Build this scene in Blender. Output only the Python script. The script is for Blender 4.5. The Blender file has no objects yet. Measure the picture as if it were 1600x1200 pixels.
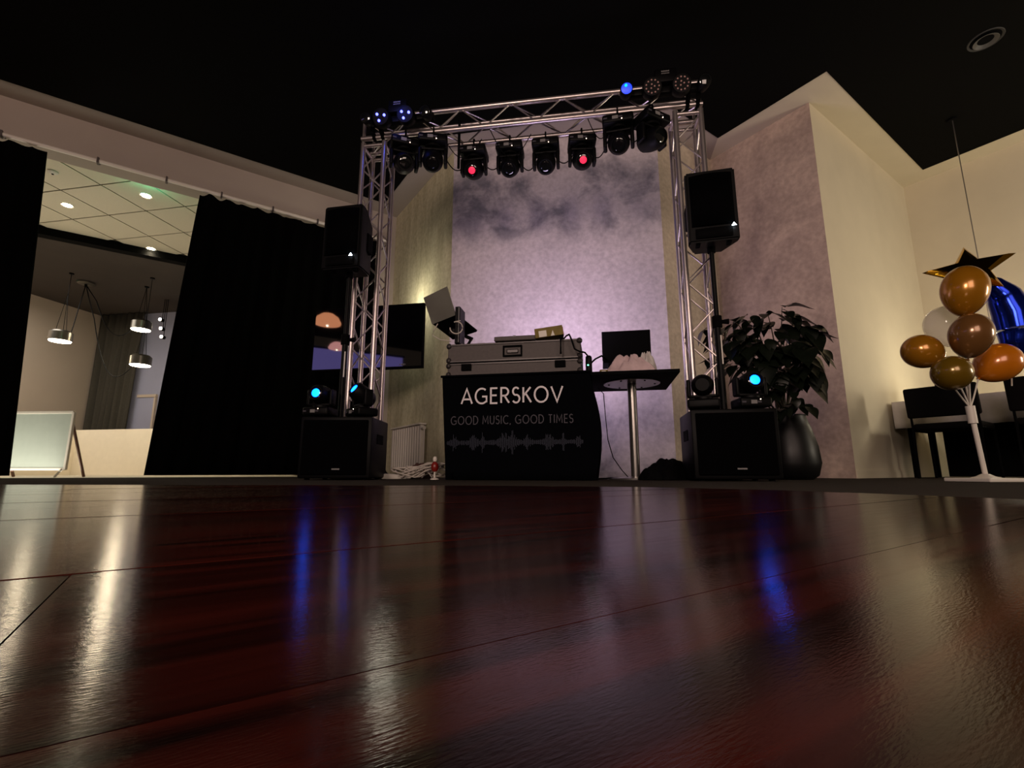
import bpy, bmesh, math, random
from math import sin, cos, pi, radians, sqrt, atan2
from mathutils import Vector, Matrix
random.seed(7)
SC = bpy.context.scene
COL = SC.collection

# ------------------------------------------------------------------ camera, world, lights
PITCH, FPX, CAMH = radians(10.4), 750.0, 0.055
cd = bpy.data.cameras.new('camera'); cam = bpy.data.objects.new('camera', cd); COL.objects.link(cam)
cam.location = (0, 0, CAMH); cam.rotation_euler = (pi/2 + PITCH, 0, 0)
cd.sensor_width = 36; cd.lens = FPX/1600*36; cd.clip_start = 0.01; cd.clip_end = 100
SC.camera = cam
SC.view_settings.view_transform = 'Standard'; SC.view_settings.look = 'None'
SC.view_settings.gamma = 1; SC.view_settings.use_curve_mapping = False
SC.view_settings.exposure = 0.0
SC.cycles.use_denoising = True
SC.cycles.max_bounces = 8; SC.cycles.caustics_reflective = False; SC.cycles.caustics_refractive = False
SC.cycles.sample_clamp_indirect = 4

w = bpy.data.worlds.new('world'); SC.world = w; w.use_nodes = True
w.node_tree.nodes['Background'].inputs[0].default_value = (1.0, 0.72, 0.52, 1)
w.node_tree.nodes['Background'].inputs[1].default_value = 0.05

AA = radians(34.63); CA = radians(-10.37)
ax, bx_ = Vector((cos(AA), sin(AA), 0)), Vector((sin(AA), -cos(AA), 0))
def ab(a, b, z=0.0): return ax*a + bx_*b + Vector((0, 0, z))
def at(px, py, Y):
    x, u = px-800, 600-py
    f = FPX*cos(PITCH)-u*sin(PITCH); up = FPX*sin(PITCH)+u*cos(PITCH)
    return Vector((x/f*Y, Y, CAMH+up/f*Y))

def light(name, kind, loc, power, color=(1, .75, .5), size=.1, target=None, spot=None, blend=.5, size_y=None, spread=None):
    l = bpy.data.lights.new(name, kind); l.energy = power; l.color = color
    if kind == 'AREA':
        l.size = size
        if size_y: l.shape = 'RECTANGLE'; l.size_y = size_y
        if spread: l.spread = spread
    else: l.shadow_soft_size = size
    if kind == 'SPOT': l.spot_size = radians(spot); l.spot_blend = blend
    o = bpy.data.objects.new(name, l); COL.objects.link(o); o.location = loc
    if target is not None:
        o.rotation_euler = (Vector(target)-Vector(loc)).to_track_quat('-Z', 'Y').to_euler()
    return o

H = 3.805
# hall: the warm room behind the photographer
light('hall_light', 'AREA', (1.2, -3.2, 2.3), 100, (1, .74, .62), 2.5, target=(0.5, 4, 1.6))
light('bar_light', 'AREA', ab(-4.2, 2.0, 2.4), 185, (1, .76, .64), 1.5, target=ab(4.9, -2.4, 2.0))
# lamps of the right-hand part of the hall, beyond the picture edge
light('side_room_light', 'AREA', ab(6.3, 2.3, 1.0), 74, (1, .87, .68), .9, target=ab(6.9, -1.0, 2.6))
# pendant over the banquet table at the right
light('pendant_glow', 'POINT', (4.74, 4.57, 1.17), 15, (1, .90, .66), .09)
# neighbouring room
light('lounge_light', 'AREA', ab(-3.2, -10.5, 3.2), 66, (1, .92, .82), 2.0, target=ab(-3.2, -10.5, 0))
light('corridor_light', 'AREA', ab(-1.8, -7.8, 0.06), 30, (1, .92, .78), 1.6, target=ab(-1.8, -7.8, 3.4))
# lamp in the corner behind the left tower, and the glow of the screens on the booth
light('corner_light', 'POINT', (-1.40, 5.62, 2.15), 11, (1, .92, .72), .15)
light('booth_light', 'AREA', (0.25, 3.95, 1.08), 19, (.84, .66, 1.0), .8, target=(0.85, 4.8, 1.95))

# ------------------------------------------------------------------ materials
def s2l(c): return tuple(((v/255)/12.92 if v/255 <= .04045 else ((v/255+.055)/1.055)**2.4) for v in c)
MATS = {}
def mat(name, col, rough=.6, metal=0, noise=.12, scale=12, bump=0.0, bscale=None, emit=None, es=0, spec=.5, trans=0, alpha=1, coat=0, stretch=None, sheen=0, aniso=0):
    if name in MATS: return MATS[name]
    m = bpy.data.materials.new(name); m.use_nodes = True; nt = m.node_tree; N, L = nt.nodes, nt.links
    p = N['Principled BSDF']; c = s2l(col) if max(col) > 1.0 else col
    p.inputs['Roughness'].default_value = rough; p.inputs['Metallic'].default_value = metal
    p.inputs['Specular IOR Level'].default_value = spec
    p.inputs['Transmission Weight'].default_value = trans; p.inputs['Alpha'].default_value = alpha
    p.inputs['Coat Weight'].default_value = coat; p.inputs['Sheen Weight'].default_value = sheen
    p.inputs['Anisotropic'].default_value = aniso
    tc = N.new('ShaderNodeTexCoord'); nz = N.new('ShaderNodeTexNoise'); nz.inputs['Scale'].default_value = scale
    nz.inputs['Detail'].default_value = 5
    src = tc.outputs['Object']
    if stretch:
        mp = N.new('ShaderNodeMapping'); mp.inputs['Scale'].default_value = stretch; L.new(src, mp.inputs[0]); src = mp.outputs[0]
    L.new(src, nz.inputs['Vector'])
    rp = N.new('ShaderNodeValToRGB'); L.new(nz.outputs['Fac'], rp.inputs[0])
    rp.color_ramp.elements[0].position = .3; rp.color_ramp.elements[1].position = .7
    rp.color_ramp.elements[0].color = tuple(v*(1-noise) for v in c)+(1,)
    rp.color_ramp.elements[1].color = tuple(min(1, v*(1+noise)) for v in c)+(1,)
    L.new(rp.outputs[0], p.inputs['Base Color'])
    if bump:
        b = N.new('ShaderNodeBump'); b.inputs['Strength'].default_value = bump; b.inputs['Distance'].default_value = .01
        n2 = N.new('ShaderNodeTexNoise'); n2.inputs['Scale'].default_value = bscale or scale*4; L.new(src, n2.inputs['Vector'])
        L.new(n2.outputs['Fac'], b.inputs['Height']); L.new(b.outputs[0], p.inputs['Normal'])
    if emit:
        p.inputs['Emission Color'].default_value = tuple(emit)+(1,); p.inputs['Emission Strength'].default_value = es
    MATS[name] = m; return m

def plaster(name, base, stain, amount=.5, scale=1.6, lo=.45, hi=.7, stretch=(1, 1, 1), band=None):
    m = bpy.data.materials.new(name); m.use_nodes = True; nt = m.node_tree; N, L = nt.nodes, nt.links
    p = N['Principled BSDF']; p.inputs['Roughness'].default_value = .85; p.inputs['Specular IOR Level'].default_value = .25
    tc = N.new('ShaderNodeTexCoord'); mp = N.new('ShaderNodeMapping'); mp.inputs['Scale'].default_value = stretch
    L.new(tc.outputs['Object'], mp.inputs[0])
    n1 = N.new('ShaderNodeTexNoise'); n1.inputs['Scale'].default_value = scale; n1.inputs['Detail'].default_value = 7; n1.inputs['Roughness'].default_value = .62
    n1.inputs['Distortion'].default_value = .4; L.new(mp.outputs[0], n1.inputs['Vector'])
    r1 = N.new('ShaderNodeValToRGB'); r1.color_ramp.elements[0].position = lo; r1.color_ramp.elements[1].position = hi
    L.new(n1.outputs['Fac'], r1.inputs[0])
    mx = N.new('ShaderNodeMix'); mx.data_type = 'RGBA'; mx.inputs[6].default_value = s2l(base)+(1,); mx.inputs[7].default_value = s2l(stain)+(1,)
    ml = N.new('ShaderNodeMath'); ml.operation = 'MULTIPLY'; ml.inputs[1].default_value = amount
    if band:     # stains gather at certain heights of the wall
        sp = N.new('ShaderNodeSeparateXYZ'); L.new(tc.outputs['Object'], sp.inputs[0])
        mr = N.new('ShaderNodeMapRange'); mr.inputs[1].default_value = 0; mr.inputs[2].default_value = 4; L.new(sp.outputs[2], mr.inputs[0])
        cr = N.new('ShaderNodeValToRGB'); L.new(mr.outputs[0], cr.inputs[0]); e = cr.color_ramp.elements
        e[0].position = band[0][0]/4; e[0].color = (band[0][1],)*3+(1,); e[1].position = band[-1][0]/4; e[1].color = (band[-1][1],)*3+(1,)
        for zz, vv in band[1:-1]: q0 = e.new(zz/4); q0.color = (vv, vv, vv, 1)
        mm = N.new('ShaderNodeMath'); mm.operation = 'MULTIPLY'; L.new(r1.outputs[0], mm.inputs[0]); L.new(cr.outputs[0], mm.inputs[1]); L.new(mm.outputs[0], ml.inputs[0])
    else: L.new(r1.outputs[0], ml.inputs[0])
    L.new(ml.outputs[0], mx.inputs[0])
    n2 = N.new('ShaderNodeTexNoise'); n2.inputs['Scale'].default_value = 22; n2.inputs['Detail'].default_value = 6; L.new(tc.outputs['Object'], n2.inputs['Vector'])
    m2 = N.new('ShaderNodeMix'); m2.data_type = 'RGBA'; m2.blend_type = 'OVERLAY'; m2.inputs[0].default_value = .35
    L.new(mx.outputs[2], m2.inputs[6]); L.new(n2.outputs['Fac'], m2.inputs[7]); L.new(m2.outputs[2], p.inputs['Base Color'])
    b = N.new('ShaderNodeBump'); b.inputs['Strength'].default_value = .12; b.inputs['Distance'].default_value = .01
    L.new(n2.outputs['Fac'], b.inputs['Height']); L.new(b.outputs[0], p.inputs['Normal'])
    return m

M_white = mat('cream_paint', (206, 196, 172), .8, noise=.03, scale=3, bump=.03, bscale=80)
M_fascia = mat('fascia_paint', (164, 153, 142), .8, noise=.04, scale=2)
M_black_ceil = mat('black_ceiling_paint', (4, 4, 3), .95, noise=.2, scale=60, spec=.1)
M_carpet = mat('grey_carpet', (58, 53, 47), 1.0, noise=.25, scale=260, bump=.6, bscale=500, spec=.07)
M_lfloor = mat('pale_floor', (210, 200, 180), .5, noise=.05, scale=5)
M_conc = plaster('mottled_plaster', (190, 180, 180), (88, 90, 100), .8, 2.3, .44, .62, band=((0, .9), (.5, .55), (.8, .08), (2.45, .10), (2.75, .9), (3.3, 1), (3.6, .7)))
M_conc2 = plaster('brown_mottled_plaster', (186, 166, 148), (128, 112, 104), .8, 1.3, .42, .7)
M_w1 = plaster('streaked_plaster', (196, 190, 160), (150, 142, 112), .6, 2.2, .4, .7, (3, 3, .5))
M_w2 = plaster('beige_plaster', (196, 182, 164), (160, 146, 130), .5, 1.8, .4, .7)
M_tile = mat('ceiling_tile_white', (214, 208, 186), .85, noise=.03, scale=60)
M_grid = mat('ceiling_grid', (62, 57, 48), .8, noise=.05)
M_dark_ceil = mat('charcoal_ceiling', (58, 50, 44), .9, noise=.06, scale=3)
M_black = mat('black_plastic', (5, 5, 6), .5, noise=.2, scale=30, bump=.05, bscale=200, spec=.12)
M_blackm = mat('black_matte', (4, 4, 5), .85, noise=.25, scale=40, spec=.08)
M_gloss = mat('black_gloss', (5, 5, 6), .03, noise=.1, scale=5, spec=1, coat=1)
M_grille = mat('black_grille', (2, 2, 3), .8, noise=.4, scale=300, spec=.03)
M_curtain = mat('black_velvet', (2, 2, 2), .98, noise=.3, scale=90, spec=.05)
M_gcurtain = mat('grey_green_drape', (62, 58, 50), .95, noise=.1, scale=30)
M_alu = mat('aluminium', (196, 186, 184), .34, metal=.9, noise=.08, scale=20, bump=.03)
M_steel = mat('brushed_steel', (150, 146, 142), .3, metal=.9, noise=.06, scale=30)
M_lamp_metal = mat('pendant_aluminium', (120, 116, 108), .3, metal=.8, noise=.05)
M_case = mat('case_laminate', (72, 64, 62), .6, noise=.12, scale=50, bump=.05)
M_case_edge = mat('case_aluminium', (66, 62, 62), .4, metal=.6, noise=.08)
M_cloth = mat('booth_cloth', (4, 5, 8), .95, spec=.05, noise=.2, scale=60, bump=.15, bscale=300)
M_txt = mat('white_print', (228, 222, 226), .7, noise=.03, spec=.3)
M_txt2 = mat('grey_print', (64, 61, 70), .7, noise=.05)
M_wave = mat('slate_print', (30, 36, 54), .7, noise=.1)
M_whitep = mat('white_plastic', (214, 208, 196), .45, noise=.03)
M_tablecloth = mat('white_tablecloth', (206, 200, 196), .85, noise=.04, scale=30, bump=.05)
M_chairfab = mat('dark_chair_upholstery', (14, 12, 11), .85, spec=.1, noise=.15, scale=60)
M_pot = mat('black_planter', (10, 10, 11), .42, spec=.3, noise=.1)
M_leaf = mat('dark_green_leaf', (13, 19, 11), .32, spec=.35, noise=.25, scale=9)
M_stem = mat('plant_stem', (58, 52, 36), .7)
M_soil = mat('potting_soil', (30, 24, 18), .95, noise=.3, scale=80, bump=.5)
M_rope = mat('white_cable', (188, 180, 170), .6)
M_red = mat('red_plastic', (130, 30, 22), .35)
M_brown = mat('brown_leather', (64, 34, 24), .7)
M_pink = mat('pale_pink_cloth', (200, 176, 178), .85, noise=.15, scale=14, bump=.8, bscale=22)
M_goldfoil = mat('gold_foil', (210, 158, 40), .12, metal=1, noise=.12, scale=8, bump=.1, bscale=10)
M_bluefoil = mat('blue_foil', (16, 40, 150), .14, metal=.85, noise=.15, scale=4)
M_wood = mat('brown_wood', (92, 58, 40), .5, noise=.2, scale=20)
M_board = mat('pale_board', (176, 186, 176), .4, noise=.03)
M_card = mat('kraft_board', (120, 104, 52), .8, noise=.15, scale=20)
def emis(name, c, s): return mat(name, (.02, .02, .02), .4, emit=c, es=s)
M_lens_off = mat('dark_glass_lens', (12, 14, 15), .05, noise=.1, coat=1)
M_led_blue = emis('blue_led', (.07, .08, 1), 9)
M_led_bluef = emis('blue_lens_lit', (.01, .05, 1), 1.6)
M_led_cyan = emis('cyan_lens_lit', (0.0, .085, 1), 11)
M_led_red = emis('red_lens_lit', (1, .015, .06), 1.7)
M_led_dot = emis('indicator_led', (1, .7, .5), 6)
M_led_green = emis('green_indicator', (.1, 1, .45), 8)
M_logo = emis('logo_led', (.75, .88, 1), 14)
M_bulb = emis('warm_lamp_glass', (1, .86, .62), 22)
M_downl = emis('downlight_glass', (1, .86, .6), 60)
M_exit = emis('green_sign_glass', (.05, 1, .45), 10)
M_screen = emis('lavender_screen', (.62, .55, 1), 3.0)
M_uled = mat('unlit_led_bead', (190, 150, 140), .2, noise=.05)
M_grayprint = mat('small_grey_print', (120, 118, 118), .6)
M_amber = emis('amber_glass', (1, .62, .08), 1.3)

def wood_floor():
    m = bpy.data.materials.new('dark_stained_planks'); m.use_nodes = True; nt = m.node_tree; N, L = nt.nodes, nt.links
    p = N['Principled BSDF']
    tc = N.new('ShaderNodeTexCoord'); mp = N.new('ShaderNodeMapping'); mp.inputs['Rotation'].default_value = (0, 0, -AA)
    L.new(tc.outputs['Object'], mp.inputs[0])
    oi = N.new('ShaderNodeObjectInfo')
    ad = N.new('ShaderNodeVectorMath'); ad.operation = 'ADD'
    cb = N.new('ShaderNodeCombineXYZ'); ml = N.new('ShaderNodeMath'); ml.operation = 'MULTIPLY'; ml.inputs[1].default_value = 37
    L.new(oi.outputs['Random'], ml.inputs[0]); L.new(ml.outputs[0], cb.inputs[0]); L.new(ml.outputs[0], cb.inputs[2])
    L.new(mp.outputs[0], ad.inputs[0]); L.new(cb.outputs[0], ad.inputs[1])
    m2 = N.new('ShaderNodeMapping'); m2.inputs['Scale'].default_value = (2.2, 26, 1); L.new(ad.outputs[0], m2.inputs[0])
    nz = N.new('ShaderNodeTexNoise'); nz.inputs['Scale'].default_value = 1.6; nz.inputs['Detail'].default_value = 7; nz.inputs['Distortion'].default_value = .6
    L.new(m2.outputs[0], nz.inputs['Vector'])
    rp = N.new('ShaderNodeValToRGB'); L.new(nz.outputs['Fac'], rp.inputs[0])
    rp.color_ramp.elements[0].position = .3; rp.color_ramp.elements[0].color = s2l((20, 8, 7))+(1,)
    rp.color_ramp.elements[1].position = .75; rp.color_ramp.elements[1].color = s2l((78, 30, 23))+(1,)
    mx = N.new('ShaderNodeMix'); mx.data_type = 'RGBA'; mx.blend_type = 'MULTIPLY'; mx.inputs[0].default_value = .8
    r2 = N.new('ShaderNodeValToRGB'); L.new(oi.outputs['Random'], r2.inputs[0])
    r2.color_ramp.elements[0].color = (.22, .22, .22, 1); r2.color_ramp.elements[1].color = (1.0, .85, .8, 1)
    L.new(rp.outputs[0], mx.inputs[6]); L.new(r2.outputs[0], mx.inputs[7]); L.new(mx.outputs[2], p.inputs['Base Color'])
    # worn gloss
    n3 = N.new('ShaderNodeTexNoise'); n3.inputs['Scale'].default_value = 7; n3.inputs['Detail'].default_value = 6; L.new(m2.outputs[0], n3.inputs['Vector'])
    mr = N.new('ShaderNodeMapRange'); mr.inputs[3].default_value = .08; mr.inputs[4].default_value = .19; L.new(n3.outputs['Fac'], mr.inputs[0]); L.new(mr.outputs[0], p.inputs['Roughness'])
    p.inputs['Specular IOR Level'].default_value = .12
    n4 = N.new('ShaderNodeTexNoise'); n4.inputs['Scale'].default_value = 300; n4.inputs['Detail'].default_value = 4
    m3 = N.new('ShaderNodeMapping'); m3.inputs['Scale'].default_value = (.8, 3.2, 1); L.new(mp.outputs[0], m3.inputs[0]); L.new(m3.outputs[0], n4.inputs['Vector'])
    b = N.new('ShaderNodeBump'); b.inputs['Strength'].default_value = .08; b.inputs['Distance'].default_value = .001
    L.new(n4.outputs['Fac'], b.inputs['Height']); L.new(b.outputs[0], p.inputs['Normal'])
    return m
M_plank = wood_floor()

def latex(name, col, rough=.22, metal=.35, trans=0.0, alpha=1):
    return mat(name, col, rough, metal=metal, noise=.06, scale=4, trans=trans, coat=.5, alpha=alpha)
M_bal_gold = latex('gold_latex', (168, 112, 20))
M_bal_brown = latex('bronze_latex', (122, 84, 44))
M_bal_olive = latex('olive_gold_latex', (120, 92, 20))
M_bal_orange = latex('amber_latex', (196, 112, 16), metal=.1)
M_bal_clear = mat('clear_latex', (235, 228, 220), .08, trans=.0, alpha=.4, noise=.02, coat=1)

# ------------------------------------------------------------------ mesh helpers
class MB:
    def __init__(s): s.bm = bmesh.new()
    def _x(s, vs, M):
        if M is not None: bmesh.ops.transform(s.bm, matrix=M, verts=vs)
    def box(s, c, d, bevel=0, seg=2, M=None):
        g = bmesh.ops.create_cube(s.bm, size=1)['verts']
        bmesh.ops.transform(s.bm, matrix=Matrix.Translation(c) @ Matrix.Diagonal((*d, 1)), verts=g)
        if bevel:
            es = list({e for v in g for e in v.link_edges})
            r = bmesh.ops.bevel(s.bm, geom=es, offset=bevel, segments=seg, affect='EDGES', profile=.5)
            g = list({v for f in r['faces'] for v in f.verts} | {v for v in g if v.is_valid})
            g = list({v for v in g if v.is_valid})
            seen = set(g); st = list(g)
            while st:
                v = st.pop()
                for e in v.link_edges:
                    o = e.other_vert(v)
                    if o not in seen: seen.add(o); st.append(o)
            g = list(seen)
        s._x(g, M); return s
    def cyl(s, p0, p1, r, r2=None, n=12, caps=True):
        p0, p1 = Vector(p0), Vector(p1); d = p1-p0
        q = d.to_track_quat('Z', 'Y').to_matrix().to_4x4()
        bmesh.ops.create_cone(s.bm, cap_ends=caps, segments=n, radius1=r, radius2=r if r2 is None else r2, depth=d.length,
                              matrix=Matrix.Translation((p0+p1)/2) @ q)
        return s
    def tube(s, pts, r, n=8, rr=None):
        pts = [Vector(p) for p in pts]; rings = []
        up = Vector((0, 0, 1))
        for i, p in enumerate(pts):
            t = (pts[min(i+1, len(pts)-1)]-pts[max(i-1, 0)]).normalized()
            a = t.cross(up)
            if a.length < .05: a = t.cross(Vector((1, 0, 0)))
            a.normalize(); b = t.cross(a).normalized()
            rad = r if rr is None else rr[i]
            rings.append([s.bm.verts.new(p+(a*cos(2*pi*k/n)+b*sin(2*pi*k/n))*rad) for k in range(n)])
        for i in range(len(rings)-1):
            for k in range(n):
                s.bm.faces.new((rings[i][k], rings[i][(k+1) % n], rings[i+1][(k+1) % n], rings[i+1][k]))
        s.bm.faces.new(rings[0]); s.bm.faces.new(rings[-1][::-1]); return s
    def lathe(s, prof, n=32, c=(0, 0, 0), M=None):
        rings = []; vs = []
        for r, z in prof:
            if r < 1e-5: v = s.bm.verts.new((c[0], c[1], c[2]+z)); rings.append([v]); vs.append(v)
            else:
                R = [s.bm.verts.new((c[0]+r*cos(2*pi*k/n), c[1]+r*sin(2*pi*k/n), c[2]+z)) for k in range(n)]
                rings.append(R); vs += R
        for A, B in zip(rings, rings[1:]):
            for k in range(n):
                if len(A) == 1 and len(B) == 1: continue
                if len(A) == 1: s.bm.faces.new((A[0], B[k], B[(k+1) % n]))
                elif len(B) == 1: s.bm.faces.new((A[k], A[(k+1) % n], B[0]))
                else: s.bm.faces.new((A[k], A[(k+1) % n], B[(k+1) % n], B[k]))
        s._x(vs, M); return s
    def prism(s, poly, z0, z1, M=None):
        lo = [s.bm.verts.new((p[0], p[1], z0)) for p in poly]; hi = [s.bm.verts.new((p[0], p[1], z1)) for p in poly]
        s.bm.faces.new(lo[::-1]); s.bm.faces.new(hi); n = len(poly)
        for i in range(n): s.bm.faces.new((lo[i], lo[(i+1) % n], hi[(i+1) % n], hi[i]))
        s._x(lo+hi, M); return s
    def sheet(s, fn, nu, nv):
        g = [[s.bm.verts.new(fn(i/nu, j/nv)) for j in range(nv+1)] for i in range(nu+1)]
        for i in range(nu):
            for j in range(nv): s.bm.faces.new((g[i][j], g[i+1][j], g[i+1][j+1], g[i][j+1]))
        return s
    def sphere(s, c, r, M=None, n=24):
        g = bmesh.ops.create_uvsphere(s.bm, u_segments=n, v_segments=max(8, n//2), radius=1)['verts']
        rr = r if hasattr(r, '__len__') else (r, r, r)
        bmesh.ops.transform(s.bm, matrix=Matrix.Translation(c) @ (M or Matrix()) @ Matrix.Diagonal((*rr, 1)), verts=g); return s
    def build(s, name, m, parent=None, smooth=False, solid=0, loc=None, rot=None):
        bmesh.ops.recalc_face_normals(s.bm, faces=s.bm.faces[:])
        me = bpy.data.meshes.new(name); s.bm.to_mesh(me); s.bm.free()
        me.materials.append(m)
        if smooth:
            me.polygons.foreach_set('use_smooth', [True]*len(me.polygons))
            try: me.set_sharp_from_angle(angle=radians(40))
            except Exception: pass
        o = bpy.data.objects.new(name, me); COL.objects.link(o)
        if parent is not None: o.parent = parent
        if loc is not None: o.location = loc
        if rot is not None: o.rotation_euler = rot
        if solid:
            md = o.modifiers.new('thickness', 'SOLIDIFY'); md.thickness = solid; md.offset = 0
        return o
def tag(o, label, cat, group=None):
    o['label'] = label; o['category'] = cat
    if group: o['group'] = group
    return o
def thing(name, label, cat, loc=(0, 0, 0), rz=0, group=None):
    o = bpy.data.objects.new(name, None); COL.objects.link(o); o.location = loc; o.rotation_euler = (0, 0, rz)
    return tag(o, label, cat, group)
def struct(o): o['kind'] = 'structure'; return o
def dup(o, parent=None):
    c = o.copy(); COL.objects.link(c); c.parent = parent
    for ch in [x for x in o.children]: dup(ch, c)
    return c
def rotz(a): return Matrix.Rotation(a, 4, 'Z')
def link(name, me, parent, M):
    o = bpy.data.objects.new(name, me); COL.objects.link(o); o.parent = parent; o.matrix_local = M; return o
def clip(poly, p, n):      # keep the side where (x-p).n <= 0
    out = []
    for i in range(len(poly)):
        A, B = Vector(poly[i]), Vector(poly[(i+1) % len(poly)])
        da, db = (A-p).dot(n), (B-p).dot(n)
        if da <= 0: out.append(A)
        if (da < 0 < db) or (db < 0 < da): out.append(A+(B-A)*(da/(da-db)))
    return out
def clip_convex(poly, reg):   # reg counter-clockwise
    for i in range(len(reg)):
        A, B = Vector(reg[i]), Vector(reg[(i+1) % len(reg)]); d = B-A
        poly = clip(poly, A, Vector((d.y, -d.x)))
        if len(poly) < 3: return []
    return poly
def area2(poly): return abs(sum(poly[i][0]*poly[(i+1) % len(poly)][1]-poly[(i+1) % len(poly)][0]*poly[i][1] for i in range(len(poly))))/2

# ------------------------------------------------------------------ room shell
def wall(name, pts, z0, z1, m, kind=True):      # pts in (a, b)
    poly = [tuple(ab(*p))[:2] for p in pts]
    o = MB().prism(poly, z0, z1).build(name, m)
    return struct(o)
C01, C1c, Cc2, C23, C34, C45, C5e = (2.34, -6.431), (2.34, -4.5975), (3.975, -2.9625), (4.9875, -2.9625), (4.9875, -1.8356), (7.646, -1.8356), (7.646, 5.0)
TH = .2
# left wall: header over the curtained opening, pier beyond it
wall('wall_left', [(-7, -6.431), (1.35, -6.431), (1.35, -6.431-TH), (-7, -6.431-TH)], 3.36, H+.1, M_fascia)
wall('wall_left', [(1.35, -6.431), (2.34+TH, -6.431), (2.34+TH, -6.431-TH), (1.35, -6.431-TH)], 0, H+.1, M_fascia)
wall('wall_left', [(-7, -6.431), (-3.4, -6.431), (-3.4, -6.431-TH), (-7, -6.431-TH)], 0, 3.36, M_fascia)
wall('wall_alcove_left', [C01, C1c, (C1c[0]+TH, C1c[1]+TH*.414), (C01[0]+TH, C01[1])], 0, H+.1, M_w1)
q = TH/sqrt(2)
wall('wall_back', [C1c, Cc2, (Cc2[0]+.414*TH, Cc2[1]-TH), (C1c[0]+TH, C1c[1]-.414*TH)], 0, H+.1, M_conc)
wall('wall_back_right', [Cc2, C23, (C23[0]+TH, C23[1]-TH), (Cc2[0]+.414*TH, Cc2[1]-TH)], 0, H+.1, M_w2)
wall('wall_alcove_right', [C23, C34, (C34[0]+TH, C34[1]-TH), (C23[0]+TH, C23[1]-TH)], 0, H+.1, M_conc2)
wall('wall_right', [C34, C45, (C45[0]+TH, C45[1]-TH), (C34[0]+TH, C34[1]-TH)], 0, H+.1, M_white)
wall('wall_far_right', [C45, C5e, (C5e[0]+TH, C5e[1]), (C45[0]+TH, C45[1]-TH)], 0, H+.1, M_white)
D = .284
O = [(-7, -6.431+D), (2.34-D, -6.431+D), (2.34-D, C1c[1]+.414*D), (Cc2[0]-.414*D, Cc2[1]+D), (C23[0]-D, C23[1]+D),
     (C34[0]-D, C34[1]+D), (C45[0]-D, C45[1]+D), (C5e[0]-D, C5e[1])]
WL = [(-7, -6.431), C01, C1c, Cc2, C23, C34, C45, C5e]
for i in range(len(O)-1):
    poly = [tuple(ab(*p))[:2] for p in (WL[i], WL[i+1], O[i+1], O[i])]
    struct(MB().prism(poly, H, H+.1).build('trim_%d' % (i+1), M_white if i in (4, 5, 6) else M_fascia))
cp = [tuple(ab(*p))[:2] for p in O+[(-7, 5)]]
struct(MB().prism(cp, H-.006, H+.1).build('ceiling', M_black_ceil))
# baseboards on the pale walls
for i, (p, r, dn) in enumerate([(C34, C45, (0, 1)), (C45, C5e, (-1, 0)), (C23, C34, (-1, 0)), (C1c, Cc2, (-.7071, .7071))]):
    t = .012
    wall('baseboard_%s' % ('right', 'far_right', 'alcove', 'back')[i], [p, r, (r[0]+dn[0]*t, r[1]+dn[1]*t), (p[0]+dn[0]*t, p[1]+dn[1]*t)], 0, .07, M_white if i < 2 else (M_conc2 if i == 2 else M_conc))

# floor: carpet around, dark plank dance floor in the middle
DF = [(-4.2, -1.6), (1.45, -1.6), (1.42, -.2), (1.06, 1.01), (.84, 1.52), (.50, 1.83), (0, 2.0), (-1.1, 2.13), (-4.2, 2.24)]
bigf = [tuple(ab(*p))[:2] for p in ((-7, -6.431), (7.646, -6.431), (7.646, 5), (-7, 5))]
struct(MB().prism(bigf, -.12, -.02).build('floor', M_carpet))
bm = bmesh.new()
outer = [bm.verts.new((x, y, 0)) for x, y in bigf]; inner = [bm.verts.new((x, y, 0)) for x, y in DF]
es = [bm.edges.new((l[i], l[(i+1) % len(l)])) for l in (outer, inner) for i in range(len(l))]
bmesh.ops.triangle_fill(bm, use_beauty=True, edges=es)
cen = Vector((-1, .4))
ctr_faces = [f for f in bm.faces if len(clip_convex([Vector(f.calc_center_median()[:2])+Vector(d) for d in ((0, 0), (.001, 0), (0, .001))], DF)) >= 3]
bmesh.ops.delete(bm, geom=ctr_faces, context='FACES')
r = bmesh.ops.extrude_face_region(bm, geom=bm.faces[:])
bmesh.ops.translate(bm, vec=(0, 0, -.0195), verts=[v for v in r['geom'] if isinstance(v, bmesh.types.BMVert)])
mb = MB(); mb.bm.free(); mb.bm = bm
struct(mb.build('floor', M_carpet))
df = struct(MB().prism(DF, -.0195, -.0065).build('floor', M_blackm))
PW, PL = .222, 1.9
nb = Vector((-sin(AA), cos(AA))); na = Vector((cos(AA), sin(AA)))
for j in range(-12, 24):
    o0 = .144+(j-0)*PW - PW   # seam through the point that the photograph shows
    off = (j*.61 % 1)*PL
    for k in range(-6, 6):
        a0 = off+k*PL-1.2
        g = .0009
        e_ = .0004; quad = [na*(a0+e_)+nb*(o0+g), na*(a0+PL-e_)+nb*(o0+g), na*(a0+PL-e_)+nb*(o0+PW-g), na*(a0+e_)+nb*(o0+PW-g)]
        pl = clip_convex(quad, DF)
        if len(pl) >= 3 and area2(pl) > .004:
            zt = random.uniform(-.0004, .0004)
            MB().prism(pl, -.006, zt).build('plank', M_plank, df)

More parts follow.
